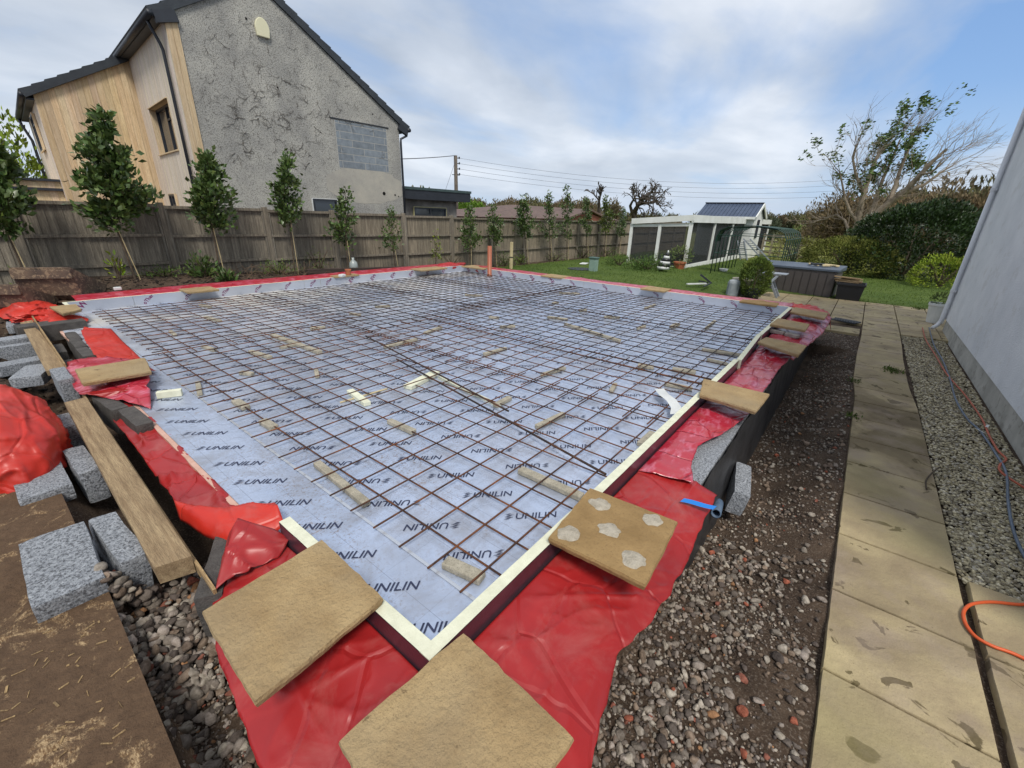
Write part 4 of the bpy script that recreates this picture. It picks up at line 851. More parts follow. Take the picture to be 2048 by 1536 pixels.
prism_uz([(uL, 0.2), (0, 0.2), (0, zR), (uT, zT), (uL, zL)], 0, 0.3).build('gable_wall', m_dash, house)
prism_uz([(uL + .02, 0.2), (-.02, 0.2), (-.02, zR - .05), (uT, zT - .1), (uL + .02, zL - .05)], 0.3, DEP).build('house_body', m_dash, house)
# timber strip on the corner, side wall and wing
def cladding(name, A, along, n, zb, ztf, depth_n, w, m, jitc=.18, parent=house, thick=.022, skip=None):
    b = MB()
    for i in range(n):
        a = A + along * (w * i); c = jit((1, random.uniform(.93, 1.0), random.uniform(.86, 1.0)), jitc); t = thick + random.uniform(-.003, .003)
        l, r = a + along * .002, a + along * (w - .003); zt0, zt1 = ztf(i), ztf(i + 1)
        spans = [(zb, zt0, zt1)]
        if skip and skip[0] <= i <= skip[1]: spans = [(zb, skip[2], skip[2]), (skip[3], zt0, zt1)]
        for z0, z1, z2 in spans:
            q = [Vector((l.x, l.y, z0)), Vector((r.x, r.y, z0)), Vector((r.x, r.y, z0)) - depth_n * t, Vector((l.x, l.y, z0)) - depth_n * t]
            q2 = [Vector((l.x, l.y, z1)), Vector((r.x, r.y, z2)), Vector((r.x, r.y, z2)) - depth_n * t, Vector((l.x, l.y, z1)) - depth_n * t]
            b.hexa(q, q2, c)
    return b.build(name, m, parent)
nst = max(2, round((uL - uW) / .14)); wst = (uL - uW) / nst
cladding('corner_boards', HP(uW, -.03, 0), U, nst, 0.2, lambda i: zL + sL * (uW + wst * i - uL) - .12, -Vb, wst, m_clad)
vI, zI = hv(258, 124, uW)                     # inner corner where the wing meets the side wall
w0 = hv(357, 299, uW); w1 = hv(319, 310, uW); w2 = hv(333, 197, uW)
nb = round(vI / .068); wb = vI / nb; i0, i1 = int(min(w0[0], w1[0]) / wb), int(max(w0[0], w1[0]) / wb)
wz0, wz1 = w0[1], w2[1]
cladding('side_cladding', HP(uW, 0, 0), Vb, nb, 0.2, lambda i: zW - .02, -U, wb, m_cladw, .10, skip=(i0, i1 - 1, wz0, wz1))
b = MB(); b.hexa([HP(uW + .35, 0.32, .2), HP(uL + .1, 0.32, .2), HP(uL + .1, vI, .2), HP(uW + .35, vI, .2)], [HP(uW + .35, 0.32, zW), HP(uL + .1, 0.32, zW), HP(uL + .1, vI, zW), HP(uW + .35, vI, zW)]); b.build('side_wall_core', m_clad, house)
def window(parent, A, along, w, z0, z1, nrm, rec=.12, split=True, m=m_dark, reveal=m_clad):
    b = MB(); f = .055
    o = A - nrm * rec
    def bar(s0, s1, a0, a1, t=.05, mat_=None): 
        q = [o + along * s0 + nrm * -t, o + along * s1 + nrm * -t, o + along * s1, o + along * s0]
        b.hexa([Vector((p.x, p.y, a0)) for p in q], [Vector((p.x, p.y, a1)) for p in q])
    bar(0, f, z0, z1); bar(w - f, w, z0, z1); bar(f, w - f, z0, z0 + f); bar(f, w - f, z1 - f, z1)
    if split: bar(w * .5 - f / 2, w * .5 + f / 2, z0 + f, z1 - f); bar(f, w * .5 - f / 2, z1 - (z1 - z0) * .32, z1 - (z1 - z0) * .32 + f * .8)
    fr = b.build('window', m, parent)
    b = MB(); q = [o + along * f - nrm * .045, o + along * (w - f) - nrm * .045, o + along * (w - f) - nrm * .035, o + along * f - nrm * .035]
    b.hexa([Vector((p.x, p.y, z0 + f)) for p in q], [Vector((p.x, p.y, z1 - f)) for p in q]); b.build('pane', m_glass, fr)
    b = MB(); s = A - nrm * rec
    for a0, a1, s0, s1 in ((z0 - .03, z0, -.03, w + .03), (z1, z1 + .02, -.01, w + .01)):
        q = [s + along * s0, s + along * s1, s + along * s1 + nrm * (rec + .04), s + along * s0 + nrm * (rec + .04)]; b.hexa([Vector((p.x, p.y, a0)) for p in q], [Vector((p.x, p.y, a1)) for p in q])
    for s0, s1 in ((-.02, 0), (w, w + .02)):
        q = [s + along * s0, s + along * s1, s + along * s1 + nrm * (rec + .005), s + along * s0 + nrm * (rec + .005)]; b.hexa([Vector((p.x, p.y, z0)) for p in q], [Vector((p.x, p.y, z1)) for p in q])
    b.build('reveal', reveal, fr); return fr
window(house, HP(uW, i0 * wb, 0), Vb, (i1 - i0) * wb, wz0, wz1, -U, .14)
l0 = hv(341, 389, uW)
window(house, HP(uW - .0, l0[0] - .75, 0), Vb, .7, l0[1] - 1.0, l0[1], -U, -.07)
# wing
uX = hu(66, 190, vI)[0]; zX = hu(66, 190, vI)[1]; uY, zY = hu(258, 122, vI)
nw = round((uY - uX) / .15); ww_ = (uY - uX) / nw; sw = (zY - zX) / (uY - uX)
cladding('wing_cladding', HP(uX, vI, 0), U, nw, 0.2, lambda i: zX + sw * ww_ * i, -Vb, ww_, m_clad)
WD = 5.0
b = MB(); b.prism([HP(uX + .03, vI + .03, .2), HP(uW + .4, vI + .03, .2), HP(uW + .4, vI + .03, zY + sw * .3), HP(uX + .03, vI + .03, zX)], Vb * WD); b.build('wing_body', m_clad, house)
ne = round(WD / .09)
e0 = PP(75, 322, G0 + U * uX, U) - G0; e1 = PP(47, 260, G0 + U * uX, U) - G0
cladding('wing_end_cladding', HP(uX, vI, 0), Vb, ne, 0.2, lambda i: zX - .03, -U, WD / ne, m_cladw, .16)
v75 = hv(73, 325, uX); v58 = hv(58, 225, uX)
window(house, HP(uX - .004, vI + 1.5, 0), Vb, 1.1, v75[1], zX - .25, -U, -.07, True)
# roofs: tiled slabs with thickness, verges proud of the walls
def roof(name, poly_uz, v0, v1, th=.16, m=m_slate):
    (u0, z0), (u1, z1) = poly_uz; d = Vector((u1 - u0, z1 - z0)).normalized(); L_ = math.hypot(u1 - u0, z1 - z0); n = max(2, int(L_ / .32)); b = MB()
    nrm = (-d.y, d.x) if d.x > 0 else (d.y, -d.x)
    for i in range(n):
        a, c = i * L_ / n, (i + 1) * L_ / n + .02
        p = [(u0 + d.x * a, z0 + d.y * a), (u0 + d.x * c, z0 + d.y * c)]
        k0, k1 = th + .035, th + .004
        q = [p[0], p[1], (p[1][0] + nrm[0] * k1, p[1][1] + nrm[1] * k1), (p[0][0] + nrm[0] * k0, p[0][1] + nrm[1] * k0)]
        b.prism([HP(u, v0 + .001 * i, z) for u, z in q], Vb * (v1 - v0 - .002 * i))
    return b.build(name, m, house)
ovL = .20
roof('roof', [(uW - ovL, zW - sL * ovL), (uT, zT)], -.07, DEP + .1)
rf = roof('roof', [(.30, zR + sR * .30), (uT, zT)], -.07, DEP + .1)
roof('wing_roof', [(uX - .16, zX - sw * .16), (uY + .4, zY + sw * .4)], vI - .12, vI + WD + .2)
# gutters, soffits, downpipes
def bar3(name, a, c, w, h, m=m_dark, par=house): b = MB(); b.beam(a, c, w, h); return b.build(name, m, par)
def pipe3(name, pts, r, m=m_dark, par=house): b = MB(); b.tube(pts, r, 10); return b.build(name, m, par, smooth=True)
zg = zW - sL * ovL
bar3('soffit', HP(uW - .1, 0, zW - .08), HP(uW - .1, vI, zW - .08), .2, .05); pipe3('gutter', [HP(uW - ovL - .06, -.1, zg + .06), HP(uW - ovL - .06, vI + .1, zg + .06)], .065)
d0 = hv(322, 92, uW)[0]; dpv = max(.25, hv(352, 190, uW)[0])
pipe3('downpipe', [HP(uW - ovL - .05, dpv, zg + .05), HP(uW - ovL, dpv, zg - .1), HP(uW - .09, dpv, zW - .5), HP(uW - .06, dpv, zW - .62), HP(uW - .06, dpv, .2)], .036)
zgx = zX - sw * .16
bar3('soffit', HP(uX - .08, vI, zX - .1), HP(uX - .08, vI + WD, zX - .1), .16, .05); pipe3('gutter', [HP(uX - .22, vI - .1, zgx + .06), HP(uX - .22, vI + WD + .1, zgx + .06)], .065)
pipe3('downpipe', [HP(uX - .22, vI + 4.8, zgx + .05), HP(uX - .2, vI + 4.8, zgx - .15), HP(uX - .07, vI + 4.8, zX - .7), HP(uX - .06, vI + 4.8, .2)], .04)
pipe3('gutter', [HP(.36, -.1, zR + sR * .3 + .05), HP(.36, DEP, zR + sR * .3 + .05)], .065)
pipe3('downpipe', [HP(.34, -.0, zR - .12), HP(.30, -.0, zR - .3), HP(.06, -.0, zR - .42), HP(.05, -.0, zR - .55), HP(.05, -.0, .2)], .036)
bar3('eaves_box', HP(uW - .18, -.03, zW - .10), HP(uL, -.03, zW + .02), .12, .22); bar3('eaves_box', HP(-.02, -.02, zR - .06), HP(.3, -.02, zR - .2), .12, .2)
# blocked up opening
bp = MB(); cw, ch = (bx1 - bx0) / 2.25, (bz1 - bz0) / 6
for r in range(7):
    z0 = bz0 - .06 + r * ch; x0 = bx0 - (0.35 * cw if r % 2 else 0.85 * cw)
    while x0 < bx1:
        a, c = max(x0 + .009, bx0), min(x0 + cw - .009, bx1); zt = min(z0 + ch - .02, bz1)
        if c - a > .03 and zt > z0: col = jit((1, 1, 1.03), .10); bp.hexa([HP(a, -.006, z0), HP(c, -.006, z0), HP(c, .02, z0), HP(a, .02, z0)], [HP(a, -.006, zt), HP(c, -.006, zt), HP(c, .02, zt), HP(a, .02, zt)], col)
        x0 += cw
inf = bp.build('block_infill', mat('infill_block', srgb(132, 140, 145), srgb(112, 120, 126), 9, 0.95, 0.3, 60, vcol=True), house)
b = MB(); b.hexa([HP(bx0 - .02, -.003, bz0 - .08), HP(bx1 + .02, -.003, bz0 - .08), HP(bx1 + .02, .01, bz0 - .08), HP(bx0 - .02, .01, bz0 - .08)], [HP(bx0 - .02, -.003, bz1), HP(bx1 + .02, -.003, bz1), HP(bx1 + .02, .01, bz1), HP(bx0 - .02, .01, bz1)]); b.build('mortar_bed', mat('pale_mortar', srgb(166, 165, 160), None, rough=.95), inf)
bar3('lintel', HP(bx0 - .15, -.005, bz1 + .04), HP(bx1 + .1, -.005, bz1 + .04), .03, .03, m_dark)
# smooth repaired patch under it, old ivy, alarm box, vents, low window
m_patch = mat('bare_patch', srgb(184, 179, 166), srgb(160, 157, 150), 1.6, 0.95, 0.8, 45, speck=(42, 0.35, srgb(130, 126, 118)))
b = MB(); n = 30; c = hu(735, 372); rx, rz = abs(hu(812, 380)[0] - c[0]) * .95, abs(hu(735, 335)[1] - c[1])
ring = [HP(min(-.02, c[0] + math.cos(6.2832 * i / n) * rx * (1 + .25 * noise.noise(Vector((i * .5, 1, 0))))), -.004, c[1] + math.sin(6.2832 * i / n) * rz * (1 + .3 * noise.noise(Vector((i * .5, 5, 0))))) for i in range(n)]
b.prism(ring, Vb * .02); b.build('render_patch', m_patch, house)
b = MB()
def ivy(u, z, l, a, r, dep=0):
    pts_ = [HP(u, -.008, z)]
    for k in range(5):
        a += random.uniform(-.55, .55); u += math.cos(a) * l / 5; z += math.sin(a) * l / 5; pts_.append(HP(u, -.007 - .004 * random.random(), z))
        if dep < 2 and random.random() < .5: ivy(u, z, l * .55, a + random.choice((-1, 1)) * random.uniform(.5, 1.2), r * .65, dep + 1)
    b.tube(pts_, [r * (1 - .12 * k) for k in range(6)], 4)
for (px, py, k, rad) in ((570, 165, 5, 12), (495, 240, 8, 18), (545, 245, 5, 12), (600, 225, 9, 22), (590, 300, 6, 18), (480, 295, 5, 14), (620, 300, 4, 14), (525, 190, 3, 12), (650, 215, 3, 10), (450, 190, 2, 10)):
    for _ in range(k):
        u, z = hu(px + random.gauss(0, rad), py + random.gauss(0, rad * .8)); ivy(u, z, random.uniform(.12, .32), random.uniform(0, 6.28), random.uniform(.003, .0075))
for _ in range(170):
    px, py = random.uniform(400, 790), random.uniform(25, 330); u, z = hu(px, py)
    if z > zT + sR * (u - uT) - .3 or z > zL + sL * (u - uL) - .2: continue
    ivy(u, z, random.uniform(.08, .3), random.uniform(-2.4, -.6) if random.random() < .7 else random.uniform(0, 6.28), random.uniform(.002, .0045), 1)
b.build('ivy_stems', mat('dead_ivy', srgb(78, 74, 70), srgb(112, 106, 98), 10, .95), house, fixn=False)
u, z = hu(524, 64); b = MB(); n = 12; pl = [(math.cos(math.pi * i / n) * .17, .05 + math.sin(math.pi * i / n) * .24) for i in range(n + 1)] + [(-.15, -.12), (.15, -.12)]
b.prism([HP(u + a, -.075, z + c_) for a, c_ in pl], Vb * .075); b.build('alarm_box', mat('cream_plastic', srgb(214, 210, 178), None, rough=.5), house, bevel=.015)
b = MB()
for px, py, r in ((768, 387, .055), (745, 228, .018), (790, 390, .03), (797, 393, .022), (555, 175, .02), (492, 37, .025), (706, 383, .02)):
    u, z = hu(px, py); b.tube([HP(u, -.012, z), HP(u, .01, z)], r, 12)
b.build('vent_holes', mat('black_hole', srgb(20, 18, 17), None, rough=1), house)
u0, z1 = hu(623, 397); u1, _ = hu(672, 400)
window(house, HP(u0, -.004, 0), U, u1 - u0, z1 - 1.1, z1, -Vb, -.07, False, reveal=m_white)
# single storey extension
eV = .6; ue0, zf1 = hu(812, 380, eV); ue1, zf1b = hu(931, 390, eV); _, zf0 = hu(870, 405, eV); uw1, _ = hu(913, 410, eV)
zt_ = hu(812, 379, eV)[1]; zb_ = hu(812, 398, eV)[1]
m_wet = mat('stained_render', srgb(148, 144, 138), srgb(104, 100, 96), 2.2, .95, .4, 50)
b = MB(); b.prism([HP(-.3, eV, .2), HP(uw1, eV, .2), HP(uw1, eV, zb_ + .02), HP(-.3, eV, zb_ + .02)], Vb * 4); b.build('extension_wall', m_wet, house)
b = MB(); b.prism([HP(-.05, eV - .3, zb_), HP(ue1, eV - .3, zb_), HP(ue1, eV - .3, zt_), HP(-.05, eV - .3, zt_)], Vb * 4.6); fr = b.build('extension_roof', m_dark, house)
b = MB(); b.prism([HP(-.05, eV - .33, zt_ + .002), HP(ue1 + .03, eV - .33, zt_ + .002), HP(ue1 + .03, eV - .33, zt_ + .09), HP(-.05, eV - .33, zt_ + .09)], Vb * 4.66); b.build('roof_edge', mat('green_grey_felt', srgb(66, 84, 84), srgb(54, 70, 70), 8, .8), fr)
u0, z1 = hu(826, 414, eV); u1, _ = hu(890, 416, eV)
window(house, HP(u0, eV - .004, 0), U, u1 - u0, z1 - .9, z1, -Vb, -.07, True, reveal=mat('yellow_frame', srgb(186, 180, 132), None, rough=.7))
# flat roofed timber clad annexe at the far left
zq1, zq0 = hu(60, 361, vI + .5)[1], hu(60, 372, vI + .5)[1]; uq = hu(126, 364, vI + .5)[0]
nq = 26; cladding('annexe_cladding', HP(uX - nq * .15 + .02, vI + .3, 0), U, nq, .2, lambda i: zq1, -Vb, .15, m_clad, .25)
b = MB(); b.prism([HP(uX - nq * .15, vI + .33, .2), HP(uX, vI + .33, .2), HP(uX, vI + .33, zq1), HP(uX - nq * .15, vI + .33, zq1)], Vb * 3); b.build('annexe_body', m_clad, house)
bar3('annexe_trim', HP(uX - nq * .15, vI + .26, zq1 + .03), HP(uX, vI + .26, zq1 + .03), .1, .06); bar3('annexe_trim', HP(uX - nq * .15, vI + .24, hu(60, 377, vI + .3)[1]), HP(uX, vI + .24, hu(60, 377, vI + .3)[1]), .1, .07)
settle(house)
for o in house.children:
    for c_ in o.children: pass

# ------------------------------------------------------------------ fence
m_fence = wood_mat('weathered_fence', srgb(150, 143, 129), srgb(110, 104, 94), 1.8, 'z', 0.92, 0.45)
def fy(x): return 10.95 - 0.036 * x
posts = [-1.3, 0.75] + [PY(px, py, 10.8).x for px, py in ((318, 404), (526, 412))]
posts += [PY(663, 418, 10.7).x, PY(804, 425, 10.67).x, PY(900, 432, 10.62).x, PY(980, 435, 10.55).x]
while posts[-1] < 30: posts.append(posts[-1] + 1.88)
fence = thing('garden_fence', (8, 10.7, .3), 'weathered brown featherboard fence panels between posts behind the young laurels', 'fence')
def ftop(x): return 1.975 - 0.012 * x if x < 12 else 1.83
for i, x in enumerate(posts):
    zb = zfence(x) - .1; b = MB(); b.beam((x, fy(x) - .02, zb), (x, fy(x) - .02, ftop(x) + .04), .10, .10, (1, 0, 0), jit((1.05, 1, .95), .1)); b.build('post', m_fence, fence, bevel=.006)
for i in range(len(posts) - 1):
    x0, x1 = posts[i] + .05, posts[i + 1] - .05; zt = ftop((x0 + x1) / 2); zb = zfence((x0 + x1) / 2) - .12; b = MB(); n = int((x1 - x0) / .105); w = (x1 - x0) / n
    tint = jit((1, .97, .93), .10) if x0 < 6 else jit((1.12, 1.05, .95), .10)
    for k in range(n):
        kk = random.uniform(.8, 1.14); c = tuple(t * kk for t in tint); a = x0 + k * w; y = fy(a)
        b.hexa([(a, y + .004, zb), (a + w + .012, y - .012, zb), (a + w + .012, y - .001, zb), (a, y + .010, zb)], [(a, y + .004, zt - .05), (a + w + .012, y - .012, zt - .05), (a + w + .012, y - .001, zt - .05), (a, y + .010, zt - .05)], c)
    pn = b.build('panel', m_fence, fence)
    b = MB()
    for z, h in ((zt - .03, .055), (zt - .56, .05), (zt - 1.08, .05)):
        b.beam((x0, fy(x0) - .035, z), (x1, fy(x1) - .035, z), .045, h, col=jit((1.05, 1, .95), .08))
    b.beam((x0 + .02, fy(x0) - .034, zb), (x0 + .02, fy(x0) - .034, zt), .03, .035, (1, 0, 0)); b.beam((x1 - .02, fy(x1) - .034, zb), (x1 - .02, fy(x1) - .034, zt), .03, .035, (1, 0, 0))
    b.build('rail', m_fence, pn)
settle(fence)

# ------------------------------------------------------------------ young laurels on canes
m_cane = mat('bamboo_cane', srgb(196, 178, 136), srgb(166, 148, 110), 12, .7); m_bark = mat('bark', srgb(96, 82, 66), srgb(66, 56, 46), 12, .9, .6, 60)
def laurel(cx, top, bot, hw, bx, by, label, dens=1.0, cane=True, col=(1, 1, 1), ls=.10, gaps=0.0, y=10.25, name='laurel_bush', group='young laurels planted along the fence'):
    yy = y - .03 * max(0, (PY(cx, bot, y).x - 3)); T = PY(cx, top, yy); Bm = PY(cx + (bx - cx) * .4, bot, yy); G = PY(bx, by, yy); G.z = hground(G.x, G.y)
    dist = (Bm - Vector(CAM)).length; rw = hw / F * dist * (0.72 if cx < 800 else 1.15) * (1 / max(.55, abs(Vector(ray(cx, bot)).dot(Vector(-ROT[:, 2])))))
    rt = thing(name, G, label, 'laurel', group)
    H = T.z - Bm.z; n = int(1000 * dens * max(.35, rw * 2.2)); pc, pd, sz, cl = [], [], [], []
    tw = MB(); tw.tube([G, Bm.lerp(T, .1), Bm.lerp(T, .55), T - Vector((0, 0, .05))], [.018, .014, .010, .004], 6)
    nb = int(26 * dens)
    for k in range(nb):
        t = (k + random.random()) / nb; ax = Bm.lerp(T, t); prof = (math.sin(min(1, t / .32 + .25) * math.pi / 2)) * (1 - t) ** .95 * (1 + .35 * math.sin(t * 17 + cx)) + .07
        a = random.uniform(0, 6.2832); L_ = rw * prof * random.uniform(.55, 1.1); d = Vector((math.cos(a), math.sin(a) * .8, random.uniform(.3, 1.1))); d.normalize()
        e = ax + Vector((d.x * L_, d.y * L_, d.z * L_ * .7)); tw.tube([ax, ax.lerp(e, .5) + Vector((0, 0, -.02)), e], [.006, .005, .003], 4)
        m_ = max(5, int(n / nb * (prof + .25) * 1.6))
        for _ in range(m_):
            s = random.random() ** .6; p = ax.lerp(e, s) + Vector([random.gauss(0, .045 + .03 * prof) for _ in range(3)])
            if noise.noise(p * 5) < -.24 + gaps: continue
            pc.append(p); q = (p - ax); q.normalize(); q = q * .7 + Vector([random.gauss(0, .55) for _ in range(3)]) + Vector((0, 0, .35)); pd.append(q); sz.append(ls * random.uniform(.65, 1.2))
            c = random.uniform(.55, 1.15) * (1.15 if t > .8 else 1); cl.append((c * col[0] * random.uniform(.9, 1.15), c * col[1], c * col[2] * random.uniform(.8, 1.1)))
    leaf_mesh('foliage', pc, pd, sz, m_leaf, rt, .56, np.array(cl)); tw.build('stem', m_bark, rt, fixn=False)
    if cane: b = MB(); c0 = G + Vector((.06, -.05, 0)); b.tube([c0, Bm + Vector((.02, -.04, .15))], .008, 6); b.build('cane', m_cane, rt)
    settle(rt); return rt
laurel(-14, 292, 468, 42, 50, 545, 'dense dark laurel cut by the left edge of the view', 1.3, ls=.12)
laurel(205, 232, 462, 56, 268, 548, 'tallest broad laurel against the timber cladding', 1.9, ls=.125)
laurel(416, 312, 460, 46, 434, 515, 'bushy laurel below the corner of the pebbledash gable', 1.7, ls=.11)
laurel(572, 312, 452, 44, 590, 548, 'leafy laurel in front of the middle of the gable', 1.4, ls=.10)
laurel(690, 380, 494, 36, 696, 537, 'laurel with a slim top right of the dark low window', 1.1, ls=.10, gaps=.08)
laurel(782, 418, 500, 26, 792, 542, 'small sparse laurel below the end of the gable', .8, ls=.085, gaps=.1)
laurel(873, 460, 528, 11, 870, 533, 'thin yellowish sapling between two fence posts', .35, False, (1.9, 1.5, .7), .07, .1)
laurel(941, 416, 500, 23, 938, 526, 'loose laurel left of the brown pipe', .9, ls=.085)
laurel(986, 414, 490, 24, 990, 516, 'laurel just behind the brown pipe', .9, ls=.085, gaps=.06)
laurel(1047, 394, 478, 25, 1054, 530, 'full conical laurel in front of the brown bungalow roof', 1.3, ls=.085)
laurel(1099, 386, 480, 21, 1100, 530, 'tall laurel with a ragged top before the bungalow', 1.0, ls=.085, gaps=.05)
laurel(1135, 372, 478, 17, 1133, 530, 'tallest thin topped laurel before the bungalow', .9, ls=.09, gaps=.08)
laurel(1172, 398, 468, 19, 1173, 525, 'laurel right of the tallest one, below the dead tree', 1.0, ls=.08)
laurel(1213, 394, 468, 20, 1207, 522, 'yellow green laurel second from the white shelter', 1.1, True, (1.3, 1.15, .7), .08)
laurel(1246, 418, 474, 15, 1235, 515, 'dark laurel nearest the white shelter', .9, ls=.08)

# plants and clutter on the bed
def shrub(base, r, h, n, label, name='shrub', m=m_leaf2, ls=.06, col=(1, 1, 1), cat='shrub', group=None, hollow=.5, wr=.42, up=.6, stems=7):
    rt = thing(name, base, label, cat, group); q = RNG.normal(size=(n, 3)); q /= np.linalg.norm(q, axis=1, keepdims=True); q[:, 2] = np.abs(q[:, 2])
    rad = RNG.uniform(hollow, 1, (n, 1)); lump = np.array([1 + .34 * noise.noise(Vector(k * 2.1) + Vector((base[0], base[1], 0))) + .14 * noise.noise(Vector(k * 5.5)) for k in q])[:, None]
    p = q * rad * lump * np.array([r, r, h]) + np.array([base[0], base[1], base[2] + .02]); d = q + np.array([0, 0, up]) + RNG.normal(size=(n, 3)) * .45
    keep = np.array([noise.noise(Vector(k) * (2.2 / max(r, .3))) > -.28 for k in p]); p, d = p[keep], d[keep]
    cl = RNG.uniform(.6, 1.2, (len(p), 1)) * np.array([col]) * (1 + .25 * RNG.normal(size=(len(p), 3)) * .3)
    leaf_mesh('foliage', p, d, RNG.uniform(.6, 1.25, len(p)) * ls, m, rt, wr, cl)
    b = MB()
    for k in range(stems):
        a = 6.28 * k / stems; b.tube([Vector(base), Vector(base) + Vector((math.cos(a) * r * .35, math.sin(a) * r * .35, h * .5)), Vector(base) + Vector((math.cos(a) * r * .7, math.sin(a) * r * .7, h * .85))], [.012 + r * .01, .008 + r * .006, .004], 5)
    b.build('stems', m_bark, rt, fixn=False); settle(rt); return rt
def G_(px, py, y): p = PY(px, py, y); return Vector((p.x, p.y, hground(p.x, p.y)))
shrub(G_(236, 545, 10.3), .13, .42, 90, 'small laurel sprig with yellow leaves beside the digger bucket', m=m_leaf, ls=.09, col=(2.3, 1.9, .6), hollow=.3)
shrub(G_(408, 540, 10.2), .26, .5, 300, 'low dark laurel shoots at the foot of a cane', m=m_leaf, ls=.11, hollow=.2)
shrub(G_(450, 548, 9.9), .22, .25, 200, 'low laurel shoots on the bed, right of the dark ones', m=m_leaf, ls=.10, hollow=.2)
shrub(G_(45, 545, 10.4), .2, .5, 200, 'straggling weeds behind the smaller digger bucket', ls=.10, hollow=.2)
shrub(G_(560, 556, 10.3), .5, .28, 500, 'low weeds under the laurel before the gable', ls=.05, hollow=.2, col=(.9, 1.0, .8))
shrub(G_(330, 552, 10.5), .5, .18, 350, 'low weeds at the fence foot behind the rubble', ls=.05, hollow=.2, col=(.9, 1, .8))
shrub(G_(640, 545, 10.4), .38, .62, 260, 'tangled thin green shrub left of the dark timber frame', ls=.05, hollow=.1)
shrub(G_(905, 530, 10.3), .45, .42, 420, 'purple tinged heather like shrub by the far corner', ls=.03, col=(1.1, .75, .9), hollow=.1)
shrub(G_(1010, 525, 10.2), .5, .45, 500, 'dark green shrub at the fence behind the wooden stake', ls=.06, hollow=.2, col=(.7, .8, .7))
shrub(G_(1040, 520, 10.2), .35, .4, 300, 'pale leaved shrub right of the wooden stake', ls=.08, hollow=.2, col=(1.2, 1.2, 1.1))
shrub(G_(1110, 518, 10.15), .7, .4, 500, 'mixed low plants at the fence before the bungalow', ls=.06, hollow=.2)
shrub(G_(1165, 512, 10.1), .8, .65, 700, 'dark bush at the fence behind the utility box', ls=.06, hollow=.3, col=(.75, .8, .75))
shrub(G_(1215, 515, 10.0), .7, .5, 500, 'bush left of the white shelter', ls=.06, hollow=.3, col=(.8, .9, .8))
# digger buckets
m_rust = mat('rusty_bucket_steel', srgb(112, 92, 76), srgb(72, 60, 54), 4.5, .85, .5, 40, speck=(18, .8, srgb(146, 124, 100)))
def bucket(c, w, s, rz, label):
    rt = thing('digger_bucket', c, label, 'digger bucket', 'digger buckets on the bed'); M = Matrix.Translation(c) @ Matrix.Rotation(rz, 4, 'Z')
    prof = [(-.02, .56), (.0, .36), (.05, .16), (.18, .04), (.36, .0), (.56, .06), (.74, .2)]; prof = [(a * s, z * s) for a, z in prof]
    b = MB(); b.sheet([[M @ Vector((-w / 2, y, z)), M @ Vector((w / 2, y, z))] for y, z in prof]); o = b.build('shell', m_rust, rt); md = o.modifiers.new('thickness', 'SOLIDIFY'); md.thickness = .025
    for sx in (-1, 1): b = MB(); b.prism([M @ Vector((sx * w / 2, y, z)) for y, z in prof], M.to_3x3() @ Vector((sx * .025, 0, 0))); b.build('side_plate', m_rust, rt)
    b = MB(); b.beam(M @ Vector((-w / 2 - .02, -.035 * s, .47 * s)), M @ Vector((w / 2 + .02, -.035 * s, .47 * s)), .03, .12); b.beam(M @ Vector((-w / 2 - .01, .10 * s, .06 * s)), M @ Vector((w / 2 + .01, .10 * s, .06 * s)), .05, .03)
    b.build('rim_bar', m_rust, rt)
    settle(rt)
bucket(Vector((PY(98, 580, 9.45).x, 9.45, .44)), .66, 1.05, R_(-34), 'big rusty digger bucket on the bed at the far left')
bucket(Vector((PY(-5, 590, 9.3).x, 9.3, .40)), .56, .80, R_(-40), 'smaller rusty digger bucket at the left edge')
# timber frame on the bed, pot, bottle, scraps
m_dkw = wood_mat('dark_sleeper', srgb(78, 62, 54), srgb(54, 44, 40), 2.2, 'x')
for (a, c, ya, yc, w, h, lb) in (((612, 533), (818, 543), 10.0, 9.9, .1, .12, 'long dark timber lying before the fence, upper one'), ((612, 548), (700, 550), 9.55, 9.5, .2, .04, 'short grey board lying below the long dark timber')):
    A, Cc = PY(*a, ya), PY(*c, yc); A.z = hground(A.x, A.y) + .1; Cc.z = hground(Cc.x, Cc.y) + .1; b = MB(); b.beam(A, Cc, w, h); tag(b.build('timber_plank', m_dkw, bevel=.006), lb, 'timber')
def lathe(name, c, prof, m, parent=None, n=20, smooth=True):
    b = MB(); vs = [Vector(c) + Vector((math.cos(6.2832 * i / n) * r, math.sin(6.2832 * i / n) * r, z)) for r, z in prof for i in range(n)]; k = len(prof)
    b.add(vs, [(j * n + i, j * n + (i + 1) % n, (j + 1) * n + (i + 1) % n, (j + 1) * n + i) for j in range(k - 1) for i in range(n)] + [tuple(range(n - 1, -1, -1)), tuple((k - 1) * n + i for i in range(n))]); return b.build(name, m, parent, smooth=smooth)
m_terra = mat('terracotta', srgb(176, 104, 70), srgb(156, 88, 60), 8, .8)
c = P(697, 550, .602); tag(lathe('flower_pot', c, [(.045, 0), (.062, .10), (.068, .10), (.068, .125), (.058, .125)], m_terra, smooth=False), 'small orange pot on the flagstone by the fence', 'flower pot')
b = MB(); b.box(P(684, 551, .64), (.14, .1, .06), Matrix.Rotation(.4, 3, 'Z')); tag(b.build('plaster_lump', m_white, bevel=.02), 'white lump beside the small orange pot', 'lump')
c = G_(707, 530, 10.1); tag(lathe('glass_bottle', c + Vector((0, 0, .05)), [(.10, 0), (.11, .12), (.09, .22), (.03, .28), (.035, .33)], mat('pale_plastic_bottle', srgb(150, 158, 156), None, rough=.25, spec=.7)), 'pale round bottle standing at the fence behind the dark timber', 'bottle')
